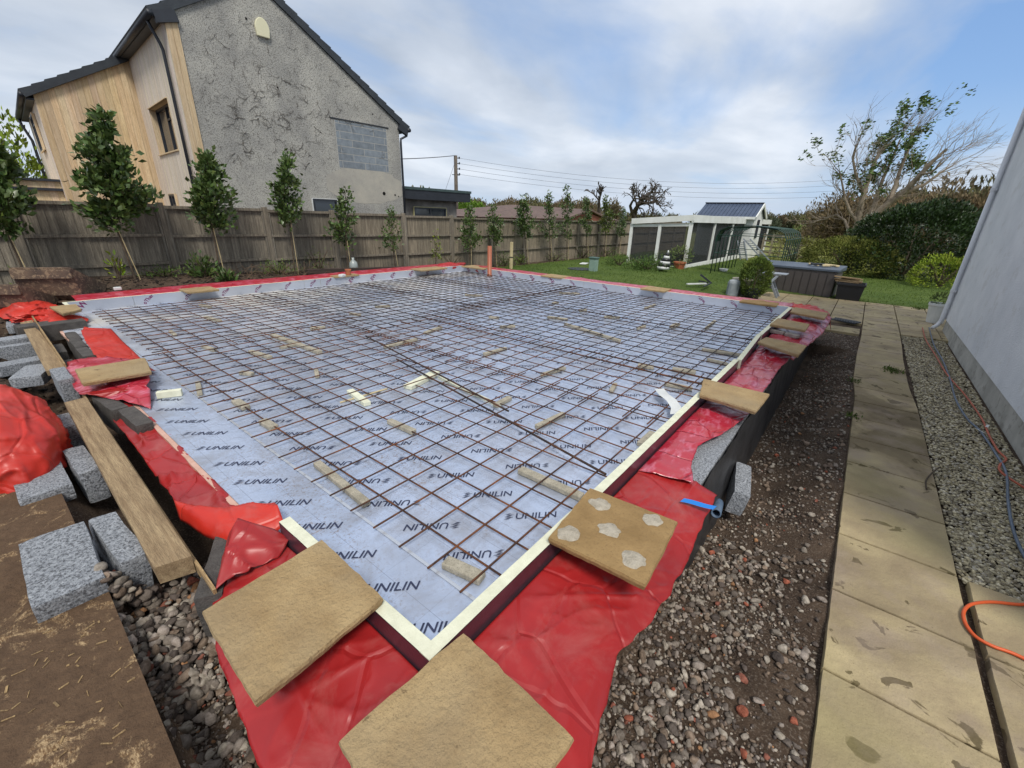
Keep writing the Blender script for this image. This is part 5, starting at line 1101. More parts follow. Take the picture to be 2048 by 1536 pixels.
b = MB(); b.box(PY(235, 577, 9.3) + Vector((0, 0, 0)), (.10, .05, .05)); tag(b.build('paper_scrap', m_white, bevel=.01), 'small white scrap on the dark bed near the digger bucket', 'scrap')
# bare brambles
b = MB()
for _ in range(60):
    c = G_(random.uniform(430, 680), 545, random.uniform(9.8, 10.6)); a = random.uniform(0, 3.14); L_ = random.uniform(.2, .8); h = random.uniform(.02, .35)
    b.tube([c, c + Vector((math.cos(a) * L_ * .5, math.sin(a) * L_ * .3, h)), c + Vector((math.cos(a) * L_, math.sin(a) * L_ * .5, h * random.uniform(0, .9)))], .004, 4)
tag(b.build('dry_brambles', mat('dry_stem', srgb(120, 98, 76), srgb(92, 74, 58), 9, .9), fixn=False), 'dry bramble stems strewn along the foot of the fence', 'brambles', kind='stuff')

# ------------------------------------------------------------------ pipe, stake, utility box
c = P(979, 553, .43); h = rise(c, 492); tag(lathe('soil_pipe', c, [(.075, .0), (.075, .04), (.056, .05), (.056, h), (.048, h), (.048, h - .1)], mat('brown_plastic_pipe', srgb(166, 96, 66), srgb(150, 84, 58), 3, .45)), 'brown plastic soil pipe standing up at the far corner of the slab', 'pipe')
c = P(1022, 538, .30); h = rise(c, 484); rt = thing('marker_stake', c, 'pale wooden stake standing at the lawn edge right of the pipe', 'stake'); b = MB(); b.beam(c, c + Vector((0, 0, h)), .075, .075, (1, 0, 0)); b.build('post', m_batten, rt, bevel=.005)
b = MB(); b.beam(c + Vector((0, 0, h * .42)), c + Vector((0, 0, h * .46)), .082, .082, (1, 0, 0)); b.build('black_band', m_dark, rt); settle(rt)
m_box = mat('pale_green_grp', srgb(138, 162, 150), srgb(122, 146, 136), 4, .6)
c = P(1186, 543, .29); h = rise(c, 517); rt = thing('utility_box', c, 'pale green utility box standing on the lawn by a manhole', 'utility box'); b = MB(); b.box(c + Vector((0, 0, h / 2)), (.2, .24, h)); b.build('cabinet', m_box, rt, bevel=.012)
b = MB(); b.box(c + Vector((0, 0, h + .02)), (.25, .29, .05)); b.build('lid', mat('dark_green_lid', srgb(74, 98, 92), None, rough=.6), rt, bevel=.015); settle(rt)
c = P(1160, 538, .31); tag(lathe('manhole_cover', c, [(.42, 0), (.42, .012), (.36, .014)], m_dark, smooth=False), 'dark round manhole cover in the lawn left of the utility box', 'manhole')
c = P(1168, 527, .33); b = MB(); b.box(c, (.5, .25, .03), Matrix.Rotation(.3, 3, 'Z')); tag(b.build('white_board', m_white, bevel=.01), 'small white board lying on the lawn behind the utility box', 'board')

# ------------------------------------------------------------------ white shelter (roofed run) with hut behind
m_wt = mat('white_timber', srgb(232, 234, 230), srgb(216, 218, 212), 2, .6, .1, 30)
m_meshd = mat('dark_netting', srgb(52, 54, 58), srgb(40, 42, 46), 3, .6)
zc = .2; C1 = P(1367, 541, zc); C0 = Vector((P(1256, 520, zc).x, 0, 0))
YS0 = C1.y; X0 = C1.x; YS1 = min(10.3, PX(1256, 520, X0).y); LX = PY(1526, 500, YS0).x - X0
rt = thing('white_shelter', (X0, YS0, zc), 'long white framed garden shelter with dark netting sides by the fence', 'shelter')
hF = rise(C1, 452) + .12; hB = hF * .93
def post(x, y, z0, z1, w=.11): b = MB(); b.beam((x, y, z0), (x, y, z1), w, w, (1, 0, 0)); return b.build('post', m_wt, rt)
for k in range(6): post(X0 + LX * k / 5, YS0, zc, zc + hF)
for k in range(1, 3): post(X0, YS0 + (YS1 - YS0) * k / 2, zc, zc + hF - .1)
post(X0 + LX, YS1, zc, zc + hB)
b = MB(); b.beam((X0 - .03, YS0, zc + .08), (X0 + LX, YS0, zc + .08), .06, .22); b.beam((X0, YS0, zc + .05), (X0, YS1, zc + .05), .06, .14); b.build('skirting', m_wt, rt)
b = MB(); b.beam((X0 - .1, YS0 - .06, zc + hF + .13), (X0 + LX + .2, YS0 - .06, zc + hF + .13), .06, .26); b.beam((X0 - .08, YS0 - .1, zc + hF + .16), (X0 - .08, YS1, zc + hF - .02), .06, .2); b.beam((X0, YS0 + .02, zc + hF - .08), (X0, YS1, zc + hF - .18), .06, .10); b.build('fascia', m_wt, rt)
b = MB(); b.hexa([(X0 - .05, YS0, zc + hF + .2), (X0 + LX + .2, YS0, zc + hF + .2), (X0 + LX + .2, YS1, zc + hF + .04), (X0 - .05, YS1, zc + hF + .04)], [(X0 - .05, YS0, zc + hF + .25), (X0 + LX + .2, YS0, zc + hF + .25), (X0 + LX + .2, YS1, zc + hF + .09), (X0 - .05, YS1, zc + hF + .09)]); b.build('roof', m_dark, rt)
def net_mat():
    m = bpy.data.materials.new('netting'); m.use_nodes = True; t = m.node_tree; b = t.nodes['Principled BSDF']; b.inputs['Base Color'].default_value = (*srgb(52, 54, 58), 1); b.inputs['Roughness'].default_value = .6; b.inputs['Alpha'].default_value = .58; return m
m_net = net_mat()
for k in range(5): b = MB(); b.hexa([(X0 + LX * k / 5 + .06, YS0 + .01, zc + .2), (X0 + LX * (k + 1) / 5 - .06, YS0 + .01, zc + .2), (X0 + LX * (k + 1) / 5 - .06, YS0 + .02, zc + .2), (X0 + LX * k / 5 + .06, YS0 + .02, zc + .2)], [(X0 + LX * k / 5 + .06, YS0 + .01, zc + hF), (X0 + LX * (k + 1) / 5 - .06, YS0 + .01, zc + hF), (X0 + LX * (k + 1) / 5 - .06, YS0 + .02, zc + hF), (X0 + LX * k / 5 + .06, YS0 + .02, zc + hF)]); b.build('netting_panel', m_net, rt)
for k in range(2):
    ya, yb = YS0 + (YS1 - YS0) * k / 2 + .06, YS0 + (YS1 - YS0) * (k + 1) / 2 - .06; b = MB(); b.hexa([(X0 + .01, ya, zc + .12), (X0 + .02, ya, zc + .12), (X0 + .02, yb, zc + .12), (X0 + .01, yb, zc + .12)], [(X0 + .01, ya, zc + hF - .12), (X0 + .02, ya, zc + hF - .12), (X0 + .02, yb, zc + hF - .14), (X0 + .01, yb, zc + hF - .14)]); b.build('netting_panel', m_net, rt)
b = MB(); b.hexa([(X0 + LX, YS0, zc), (X0 + LX + .03, YS0, zc), (X0 + LX + .03, YS1, zc), (X0 + LX, YS1, zc)], [(X0 + LX, YS0, zc + hF), (X0 + LX + .03, YS0, zc + hF), (X0 + LX + .03, YS1, zc + hF), (X0 + LX, YS1, zc + hF)]); b.build('end_board', m_meshd, rt)
settle(rt)
# hut with blue grey pitched roof
HXa = X0 + LX * .55; gy0 = PX(1512, 436, HXa).y; gy1 = PX(1392, 436, HXa).y; eaveZ = PX(1450, 435, HXa).z; HXm = HXa + 1.3; ridgeZ = PX(1450, 409, HXm).z; HXb = HXa + 2.6
rt = thing('raised_hut', (HXa, gy0, zc), 'small white hut with a dark blue pitched roof behind the shelter', 'hut')
b = MB(); b.prism([(HXa + .15, gy0 + .1, zc), (HXb - .15, gy0 + .1, zc), (HXb - .15, gy0 + .1, eaveZ), (HXm, gy0 + .1, ridgeZ - .06), (HXa + .15, gy0 + .1, eaveZ)], (0, gy1 - gy0 - .2, 0)); b.build('walls', m_wt, rt)
m_blue = mat('blue_grey_roof', srgb(70, 82, 104), srgb(58, 70, 90), 3, .55, .1)
b = MB()
for x0_, x1_ in ((HXa - .1, HXm), (HXb + .1, HXm)):
    for k in range(16):
        ya_, yb_ = gy0 + (gy1 - gy0) * k / 16, gy0 + (gy1 - gy0) * (k + 1) / 16 - .02
        b.hexa([(x0_, ya_, eaveZ), (x0_, yb_, eaveZ), (x1_, yb_, ridgeZ), (x1_, ya_, ridgeZ)], [(x0_, ya_, eaveZ + .06), (x0_, yb_, eaveZ + .06), (x1_, yb_, ridgeZ + .06), (x1_, ya_, ridgeZ + .06)])
b.build('roof', m_blue, rt)
b = MB(); b.beam((HXa - .12, gy0, eaveZ), (HXa - .12, gy1, eaveZ), .05, .12)
for xq in (HXa - .1, HXb + .1): b.beam((xq, gy0 - .02, eaveZ), (HXm, gy0 - .02, ridgeZ), .05, .14)
b.build('bargeboard', m_wt, rt); b = MB(); b.beam((HXm, gy0, ridgeZ + .08), (HXm, gy1, ridgeZ + .08), .16, .05); b.build('ridge_cap', m_dark, rt)
b = MB(); b.prism([(HXm - .25, gy0 + .08, zc + 1.0), (HXm + .25, gy0 + .08, zc + 1.0), (HXm + .25, gy0 + .08, zc + 1.9), (HXm - .25, gy0 + .08, zc + 1.9)], (0, -.02, 0)); b.build('door', m_dark, rt); settle(rt)
# ladders beside it
m_alu = mat('grey_ladder', srgb(150, 156, 164), None, rough=.5, metal=.2)
for (a, c, lb) in (((1500, 478), (1540, 522), 'grey ramp ladder leaning down to the right from the hut'), ((1488, 482), (1494, 520), 'grey ladder standing close to the shelter end')):
    A = PX(*a, X0 + 2.0); Cc = P(c[0], c[1], .22); A = PX(*a, Cc.x - .3); rt = thing('ramp_ladder', Cc, lb, 'ladder'); b = MB(); off = Vector((0, .3, 0))
    b.beam(A, Cc, .05, .06); b.beam(A + off, Cc + off, .05, .06); b.build('rail', m_alu, rt); b = MB()
    for k in range(1, 10): p = A.lerp(Cc, k / 10); b.beam(p, p + off, .03, .03)
    b.build('rungs', m_alu, rt); settle(rt)
# green tube framed run
m_grn = mat('green_tube', srgb(38, 66, 58), None, rough=.5)
ra = P(1420, 549, .17); yL, yR = ra.y, ra.y - 2.1; xA, xB = ra.x, ra.x + 3.6; zr = .12; hr = rise(ra, 449)
rt = thing('tube_frame_run', ra, 'arched dark green tube framed run on the lawn before the shelter', 'animal run')
b = MB(); mz = zr + hr; ym = (yL + yR) / 2
for k in range(8):
    x = xA + (xB - xA) * k / 7
    b.tube([(x, yL, zr), (x, yL, mz - .36), (x, yL - .08, mz - .16), (x, yL - .3, mz - .05), (x, ym, mz + .02), (x, yR + .3, mz - .05), (x, yR + .08, mz - .16), (x, yR, mz - .36), (x, yR, zr)], .017, 6)
b.build('hoops', m_grn, rt, smooth=True); b = MB()
for y, z in ((yL, zr + .02), (yL, zr + .8), (yL, mz - .36), (yR, zr + .02), (yR, zr + .8), (yR, mz - .36), (ym, mz + .02)): b.tube([(xA, y, z), (xB, y, z)], .013, 5)
for x in (xA, xB):
    for z in (.8, 1.4): b.tube([(x, yL, zr + z), (x, yR, zr + z)], .012, 5)
b.build('rails', m_grn, rt); b = MB(); rows = []
arc = [(yL + .03, mz - .5), (yL + .02, mz - .33), (yL - .07, mz - .12), (yL - .3, mz - .01), (ym, mz + .06), (yR + .3, mz - .01)]
for y, z in arc: rows.append([(xA - .06, y, z), (xA + .55, y, z)])
b.sheet(rows); cv = b.build('cover', m_grn, rt); cv.modifiers.new('thickness', 'SOLIDIFY').thickness = .01
settle(rt)
# things on the lawn
c = P(1357, 541, .22); rt = thing('potted_shrub', c, 'terracotta pot with a grey green shrub by the shelter corner', 'plant pot'); lathe('pot', c, [(.15, 0), (.21, .26), (.23, .26), (.23, .31), (.2, .31)], m_terra, rt, smooth=False)
cc_, dd_ = bushel(c + Vector((0, 0, .55)), 420, (.42, .42, .32)); leaf_mesh('foliage', cc_, dd_, RNG.uniform(.05, .09, 420), m_leaf2, rt, cols=RNG.uniform(.6, 1.3, (420, 1)) * np.array([[1.0, 1.05, 1.1]])); settle(rt)
shrub(P(1292, 541, .26), .95, .5, 2600, 'spreading low green shrub in front of the shelter end', ls=.07, col=(.75, .95, .8), hollow=.4)
shrub(P(1238, 532, .28), .6, .45, 1300, 'rounded green shrub at the left of the shelter', ls=.06, col=(.8, .95, .75), hollow=.4)
rt = thing('striped_ornament', P(1327, 545, .25), 'black and white striped cone shaped ornament before the shelter', 'ornament'); base = P(1325, 545, .25)
for k in range(7):
    t0, t1 = k / 7, (k + 1) / 7; w = lambda t: .22 * math.sin(min(1, (1 - t) * 1.15 + .08) * math.pi / 2) * (1 - t * .55)
    lathe('stripe', base + Vector((.0, -.05 * k * .3, .12 + t0 * .62)), [(w(t0), 0), (w(t1) + .004, .62 / 7)], m_white if k % 2 == 0 else mat('black_gloss', srgb(24, 24, 26), None, rough=.4), rt, 16)
settle(rt)
b = MB(); c = P(1345, 571, .27); p0, p1 = P(1374, 568, .28), P(1412, 567, .28); b.beam(p0, p1, .07, .03); rt = thing('tripod_prop', p0, 'white and black folding prop lying on the lawn', 'prop'); b.build('white_arm', m_white, rt)
b = MB(); q = P(1422, 566, .28); b.beam(q, P(1401, 549, .5), .05, .05); b.beam(q, P(1408, 573, .28), .04, .03); b.beam(q + Vector((0, .1, 0)), P(1398, 562, .34), .04, .04); b.build('black_legs', m_dark, rt); settle(rt)
tag(lathe('white_bowl', P(1446, 545, .16), [(.10, 0), (.16, .14), (.15, .14)], m_white), 'small white bowl on the lawn by the green tube frame', 'bowl')
b = MB(); b.box(P(1435, 546, .17), (.16, .1, .06), Matrix.Rotation(.5, 3, 'Z')); tag(b.build('white_scrap', m_white, bevel=.02), 'small white scrap beside the bowl on the lawn', 'scrap')
# conifer in pot, cushion bag, trestle, storage box, crate, planks
c = P(1502, 597, .05); h = rise(c, 507); rt = thing('potted_conifer', c, 'dense egg shaped green conifer standing at the patio edge', 'conifer')
lathe('pot', c, [(.16, 0), (.22, .25), (.2, .25)], m_dark, rt); n = 5200; q = RNG.normal(size=(n, 3)); q /= np.linalg.norm(q, axis=1, keepdims=True); lump = np.array([1 + .12 * noise.noise(Vector(k * 4)) + .1 * noise.noise(Vector(k * 11)) for k in q])[:, None]
zz_ = q[:, 2:3]; wprof = np.where(zz_ > 0, 1 - .28 * zz_ ** 2, 1.0); p = q * lump * wprof * np.array([.36, .36, h * .5]) * RNG.uniform(.82, 1.0, (n, 1)) + np.array([c.x, c.y, c.z + h * .52])
leaf_mesh('foliage', p, q + np.array([0, 0, 1.0]) + RNG.normal(size=(n, 3)) * .4, RNG.uniform(.04, .085, n), m_leaf2, rt, .4, RNG.uniform(.45, 1.25, (n, 1)) * np.array([[1.05, 1.1, .7]]))
b = MB(); b.tube([c, c + Vector((0, 0, h * .8))], [.04, .01], 6); b.build('trunk', m_bark, rt); settle(rt)
c = P(1478, 592, .04); tag(lathe('stone_pot', c, [(.19, 0), (.24, .42), (.26, .43), (.26, .48), (.22, .48)], m_conc), 'pale stone pot half hidden left of the conifer', 'plant pot')
b = MB(); c = P(1466, 578, .25); b.box(c, (.3, .3, .5), Matrix.Rotation(.3, 3, 'Z')); tag(b.build('fabric_bag', mat('grey_fabric', srgb(150, 156, 160), srgb(128, 134, 140), 5, .9, .4, 20), bevel=.09), 'slumped pale grey bag behind the stone pot', 'bag')
m_box2 = mat('brown_grey_resin', srgb(84, 78, 76), srgb(74, 69, 68), 2.5, .6, .15, 30); m_lid = mat('slate_lid', srgb(82, 92, 106), srgb(72, 82, 96), 3, .5)
fr_ = P(1660, 595, 0); fl = P(1540, 582, 0); d = (fl - fr_).normalized(); Lb = 2.05; hb = rise(fr_, 545); nb_ = Vector((-d.y, d.x, 0)); nb_ = nb_ if nb_.x > 0 else -nb_
d = (Vector((0, 1, 0)) * .97 + Vector((.12, 0, 0))).normalized(); nb_ = Vector((d.y, -d.x, 0))
rt = thing('storage_box', fr_, 'large brown grey plastic storage box with slate lid on the patio', 'storage box')
b = MB(); b.hexa([fr_, fr_ + nb_ * .85, fr_ + nb_ * .85 + d * Lb, fr_ + d * Lb], [p + Vector((0, 0, hb)) - Vector((0.03, 0, 0)) for p in (fr_, fr_ + nb_ * .88, fr_ + nb_ * .88 + d * Lb, fr_ + d * Lb)]); b.build('body', m_box2, rt, bevel=.015)
b = MB(); n = 10
for k in range(n): 
    a = fr_ + d * (Lb * k / n + .02) - nb_ * .002; e = fr_ + d * (Lb * (k + 1) / n - .015) - nb_ * .002; b.hexa([a - nb_ * .014, e - nb_ * .014, e, a], [p + Vector((-.03, 0, hb - .06)) for p in (a - nb_ * .014, e - nb_ * .014, e, a)])
b.build('front_ribs', m_box2, rt)
b = MB(); q = [fr_ - d * .05 - nb_ * .06, fr_ - d * .05 + nb_ * .95, fr_ + d * (Lb + .05) + nb_ * .95, fr_ + d * (Lb + .05) - nb_ * .06]; b.hexa([p + Vector((0, 0, hb)) for p in q], [p + Vector((0, 0, hb + .07 + (.06 if i in (1, 2) else 0))) for i, p in enumerate(q)]); b.build('lid', m_lid, rt, bevel=.015)
b = MB(); a = fr_ + d * (Lb * .66) - nb_ * .03; b.hexa([a, a + d * .22, a + d * .22 + nb_ * .02, a], [p + Vector((-.03, 0, .1)) for p in (a, a + d * .22, a + d * .22 + nb_ * .02, a)]); 
for v in range(len(b.v)): b.v[v] = (b.v[v][0], b.v[v][1], b.v[v][2] + hb * .62)
b.build('latch', mat('pale_label', srgb(170, 170, 170), None, rough=.5), rt); settle(rt)
ct = thing('tool_clutter', fr_ + nb_ * .4 + Vector((0, 0, hb + .1)), 'small pile of tools and cloth on the storage box lid', 'clutter'); b = MB(); b2 = MB(); top = fr_ + nb_ * .3 + Vector((0, 0, hb + .12))
for k in range(9): (b if k % 2 else b2).box(top + d * random.uniform(.05, .8) + Vector((random.uniform(-.1, .3), 0, random.uniform(0, .05))), (random.uniform(.1, .3), random.uniform(.04, .12), random.uniform(.02, .07)), Matrix.Rotation(random.uniform(0, 3), 3, 'Z'))
b.build('dark_tools', m_dark, ct, bevel=.01); b2.build('pale_cloths', m_batten, ct, bevel=.01); settle(ct)
cr = P(1700, 601, 0); rt = thing('plastic_crate', cr, 'black plastic tub right of the storage box holding offcuts', 'tub'); hc = rise(cr, 568); b = MB(); n = 4
yc0, yc1 = P(1722, 604, 0).y, P(1664, 597, 0).y - .02; xc = cr.x - .05
o_ = [(xc, yc0), (xc + .62, yc0), (xc + .62, yc1), (xc, yc1)]; ins = lambda f: [((x - (xc + .31)) * f + xc + .31, (y - (yc0 + yc1) / 2) * f + (yc0 + yc1) / 2) for x, y in o_]
levels = [(ins(.84), 0), (ins(.95), hc * .86), (ins(1.03), hc * .86), (ins(1.03), hc), (ins(.93), hc), (ins(.8), .06)]
b.add([(x, y, z) for q, z in levels for x, y in q], [(3, 2, 1, 0)] + [(k * 4 + i, k * 4 + (i + 1) % 4, (k + 1) * 4 + (i + 1) % 4, (k + 1) * 4 + i) for k in range(5) for i in range(4)] + [(20, 21, 22, 23)]); b.build('tub', mat('black_plastic', srgb(32, 33, 38), srgb(26, 27, 31), 4, .5), rt, bevel=.01); settle(rt)
for k in range(7):
    z = hc + .03 + .035 * (k // 2); a = Vector((xc + .1 + .12 * (k % 3), yc0 + random.uniform(.0, .2), z)); e = a + Vector((random.uniform(-.05, .1), (yc1 - yc0) * random.uniform(.6, 1.05), random.uniform(0, .02))); b = MB(); b.beam(a, e, .09, .028, col=jit((1, 1, 1), .1)); tag(b.build('wood_offcut', m_wood), 'pale wood offcut in the pile across the black tub', 'wood offcut', 'wood offcuts on the black tub')
# trestle / folding stool
rt = thing('folding_trestle', P(1548, 600, 0), 'grey folding step stool between the conifer and the storage box', 'step stool'); b = MB(); g0, g1 = P(1553, 596, 0), P(1532, 600, 0); tp = g0 + Vector((.05, .35, .62))
b.beam(g0, tp, .04, .05); b.beam(g0 + Vector((.35, 0, 0)), tp + Vector((.35, 0, 0)), .04, .05); b.beam(g1 + Vector((0, .35, 0)), tp + Vector((0, -.25, -.02)), .04, .05); b.beam(g0.lerp(tp, .35), g0.lerp(tp, .35) + Vector((.35, 0, 0)), .04, .03); b.build('legs', m_alu, rt)
b = MB(); b.hexa([tp + Vector(k) for k in ((-.05, -.45, 0), (.4, -.45, 0), (.4, .15, 0), (-.05, .15, 0))], [tp + Vector(k) for k in ((-.05, -.45, .03), (.4, -.45, .03), (.4, .15, .03), (-.05, .15, .03))]); b.build('top_board', m_alu, rt, bevel=.01); settle(rt)

# ------------------------------------------------------------------ hedge line, shrubs, leaning tree
def mound(name, base, r, n, label, col, ls, m=m_leaf2, cat='bush', lump_=.34, wr=.45, ry=None, group=None, hol=.72, top=None):
    if top: r = (r[0], rise(base, top) / 1.06)
    rt = thing(name, base, label, cat, group); rx, ry_, rz_ = r[0], ry or r[0], r[1]
    q = RNG.normal(size=(n, 3)); q /= np.linalg.norm(q, axis=1, keepdims=True); q[:, 2] = np.where(q[:, 2] < -.62, -q[:, 2], q[:, 2]); s = 1.7
    lp = np.array([1 + lump_ * noise.noise(Vector(k * s) + Vector((base[0], base[1], 2))) + lump_ * .6 * noise.noise(Vector(k * 4.3) + Vector((base[0], 0, 2))) + .08 * noise.noise(Vector(k * 11)) for k in q])[:, None]
    p = q * lp * RNG.uniform(hol, 1.0, (n, 1)) * np.array([rx, ry_, rz_ * .62]) + np.array([base[0], base[1], base[2] + rz_ * .38]); p[:, 2] = np.maximum(p[:, 2], base[2] + .03)
    kp = np.array([noise.noise(Vector(k) * (1.6)) > -.42 for k in p]); p, q2 = p[kp], q[kp]
    k_ = np.array([1 + .35 * noise.noise(Vector(k) * 1.3) for k in p])[:, None]
    leaf_mesh('foliage', p, q2 + np.array([0, 0, .5]) + RNG.normal(size=p.shape) * .5, RNG.uniform(.6, 1.2, len(p)) * ls, m, rt, wr, RNG.uniform(.55, 1.2, (len(p), 1)) * k_ * np.array([col]))
    b = MB()
    for j in range(6):
        a = j * 1.05; b.tube([Vector(base), Vector(base) + Vector((math.cos(a) * rx * .3, math.sin(a) * ry_ * .3, rz_ * .45)), Vector(base) + Vector((math.cos(a) * rx * .6, math.sin(a) * ry_ * .6, rz_ * .75))], [.05, .035, .015], 5)
    b.build('stems', m_bark, rt, fixn=False); settle(rt)
def FX(px, py, X): p = PX(px, py, X); return Vector((p.x, p.y, hground(p.x, p.y)))
b0 = FX(1690, 545, 24.0); mound('mounded_shrub', b0, (1.7, 1.75), 20000, 'rounded olive brown shrub on the lawn before the dark hedge', (1.25, 1.05, .75), .085, ry=1.75, top=472, hol=.85, lump_=.2)
b1 = FX(1800, 560, 25.0); mound('laurel_hedge', b1, (2.6, 3.0), 26000, 'large dark green laurel mass behind the white house corner', (.30, .38, .30), .13, m=m_leaf, ry=2.3, top=402, hol=.84, lump_=.24)
b1 = FX(1745, 530, 29.0); mound('laurel_hedge', b1, (1.7, 2.9), 8000, 'dark evergreen bush at the foot of the leaning tree', (.36, .46, .34), .13, m=m_leaf, ry=1.6, top=440, hol=.84, lump_=.24)
b1 = FX(1885, 555, 21.5); mound('yellow_shrub', b1, (.8, 1.15), 3600, 'bright yellow green shrub near the white downpipe', (1.9, 1.9, .55), .08, ry=.9, top=508, hol=.84)
mound('bramble_bush', FX(1590, 505, 27.5), (1.4, 1.2), 2500, 'brown tangled bush at the end of the field rails', (1.1, .9, .7), .09, ry=1.2, top=468)
def tree(name, base, H, label, cat, lean=(0, 0), levels=5, r0=.16, spread=.55, n0=3, leaves=0, lcol=(1, 1, 1), ls=.12, seed=1, twig=True, group=None, up=.35, m=m_bark, lratio=.74, first=.3, leafz=None, rmin=.0):
    rnd = random.Random(seed); rt = thing(name, base, label, cat, group); big, small = MB(), MB(); tips = []
    def grow(p, d, L_, r, lev):
        pts_, rr = [p], [r]; q = p.copy(); dd = d.copy()
        for k in range(4):
            dd = (dd + Vector((rnd.gauss(0, .13) + lean[0] * .07, rnd.gauss(0, .13) + lean[1] * .07, rnd.gauss(0, .08) + up * .06))).normalized(); q = q + dd * (L_ / 4); pts_.append(q.copy()); rr.append(r * (1 - .10 * (k + 1)))
        (big if lev <= 2 else small).tube(pts_, rr, 7 if lev < 2 else (5 if lev < 4 else 3), cap=False)
        if lev >= levels: tips.append((q, dd)); return
        if lev >= levels - 1: tips.append((pts_[2], dd))
        for k in range(n0 if lev < 2 else rnd.choice((2, 3, 3))):
            a = rnd.uniform(0, 6.28); pr = dd.orthogonal().normalized(); pr.rotate(Matrix.Rotation(a, 3, dd)); nd = (dd + pr * rnd.uniform(spread * .6, spread * 1.4)).normalized()
            st = pts_[rnd.choice((2, 3, 4))] if k else pts_[4]; grow(st, nd, L_ * rnd.uniform(lratio - .12, lratio + .08), max(r * .64, rmin), lev + 1)
    d0 = Vector((lean[0] * .5, lean[1] * .5, 1)).normalized(); grow(Vector(base) - Vector((0, 0, .1)), d0, H * first, r0, 0)
    big.build('trunk', m, rt, smooth=True, fixn=False); small.build('twigs', m, rt, fixn=False)
    if leaves:
        pc, pd = [], []
        for (q, dd) in tips:
            if leafz and not leafz(q): continue
            for _ in range(leaves): pc.append(q + Vector([rnd.gauss(0, ls * 1.1) for _ in range(3)])); pd.append(dd + Vector([rnd.gauss(0, .6) for _ in range(3)]))
        if pc: leaf_mesh('foliage', pc, pd, RNG.uniform(.7, 1.2, len(pc)) * ls, m_leaf2, rt, .5, RNG.uniform(.6, 1.2, (len(pc), 1)) * np.array([lcol]))
    settle(rt); return rt
tb = FX(1692, 500, 33.0); Ht = rise(tb, 262)
m_pale = mat('pale_bark', srgb(150, 138, 120), srgb(110, 98, 84), 4, .9, .5, 30)
rdir = -1.0                                    # picture right is -Y here
def windswept():
    rnd = random.Random(12); rt = thing('windswept_tree', tb, 'pale barked windswept tree, half in leaf, leaning right over the dark hedge', 'tree'); big, small = MB(), MB(); tips = []
    X = tb.x
    def Q(px, py, dx=0): return PX(px, py, X + dx)
    limbs = [([(1690, 500, 0), (1712, 470, .1), (1742, 436, .3), (1775, 408, .2), (1808, 385, 0), (1840, 350, -.3), (1866, 322, -.4), (1893, 300, -.5)], .24, 0),
             ([(1700, 482, 0), (1716, 448, -.2), (1720, 415, -.3), (1728, 385, -.4), (1740, 350, -.2), (1752, 318, 0), (1770, 288, .2)], .19, 1),
             ([(1716, 448, -.2), (1700, 422, -.5), (1690, 398, -.6), (1684, 368, -.7), (1680, 345, -.8)], .09, 1),
             ([(1700, 470, 0), (1690, 440, .5), (1672, 430, .7), (1650, 440, .8), (1632, 440, .9)], .07, 0),
             ([(1775, 408, .2), (1790, 375, .6), (1800, 340, .8), (1815, 305, .9), (1826, 275, 1)], .12, 1),
             ([(1742, 436, .3), (1752, 400, .9), (1765, 360, 1.2), (1785, 315, 1.3), (1800, 280, 1.3)], .12, 1),
             ([(1808, 385, 0), (1850, 368, .4), (1880, 345, .6), (1905, 330, .8)], .09, 0),
             ([(1728, 385, -.4), (1712, 350, -.9), (1705, 315, -1.1), (1712, 290, -1.2)], .08, 0),
             ([(1840, 350, -.3), (1862, 345, -.8), (1890, 322, -1)], .05, 0)]
    def grow(p, d, L_, r, lev, leafy):
        pts_, rr = [p], [r]; q = p.copy(); dd = d.copy()
        for k in range(3):
            dd = (dd + Vector((rnd.gauss(0, .16), rnd.gauss(0, .16) - .05, rnd.gauss(0, .12) + .07))).normalized(); q = q + dd * (L_ / 3); pts_.append(q.copy()); rr.append(r * (1 - .2 * (k + 1)))
        small.tube(pts_, rr, 4 if lev < 2 else 3, cap=False)
        if leafy and lev >= 2: tips.append((pts_[2], dd)); tips.append((q, dd))
        if lev >= 4: return
        for k in range(rnd.choice((2, 3))):
            a = rnd.uniform(0, 6.28); pr = dd.orthogonal().normalized(); pr.rotate(Matrix.Rotation(a, 3, dd)); grow(pts_[rnd.choice((1, 2, 3))] if k else q, (dd + pr * rnd.uniform(.3, .8)).normalized(), L_ * rnd.uniform(.6, .8), r * .62, lev + 1, leafy)
    for pts_, r0, leafy in limbs:
        w = [Q(*p) + Vector((0, 0, rnd.gauss(0, .03))) for p in pts_]; n = len(w); big.tube(w, [r0 * (1 - .8 * i / (n - 1)) + .012 for i in range(n)], 8, cap=False)
        for i in range(1, n):
            for k in range(3 if i > 1 else 1):
                t = rnd.random(); p = w[i - 1].lerp(w[i], t); d = (w[i] - w[i - 1]).normalized(); a = rnd.uniform(0, 6.28); pr = d.orthogonal().normalized(); pr.rotate(Matrix.Rotation(a, 3, d))
                grow(p, (d + pr * rnd.uniform(.4, 1.0)).normalized(), rnd.uniform(.7, 1.25), .035 * (1 - .5 * i / n), 1, leafy)
        grow(w[-1], (w[-1] - w[-2]).normalized(), 1.0, .02, 2, leafy)
    big.build('trunk', m_pale, rt, smooth=True, fixn=False); small.build('twigs', m_pale, rt, fixn=False)
    pc, pd = [], []
    for q, dd in tips:
        if noise.noise(q * .75 + Vector((3, 0, 0))) < .12: continue
        for _ in range(5): pc.append(q + Vector([rnd.gauss(0, .10) for _ in range(3)])); pd.append(Vector((0, -1.2, .3)) + Vector([rnd.gauss(0, .6) for _ in range(3)]))
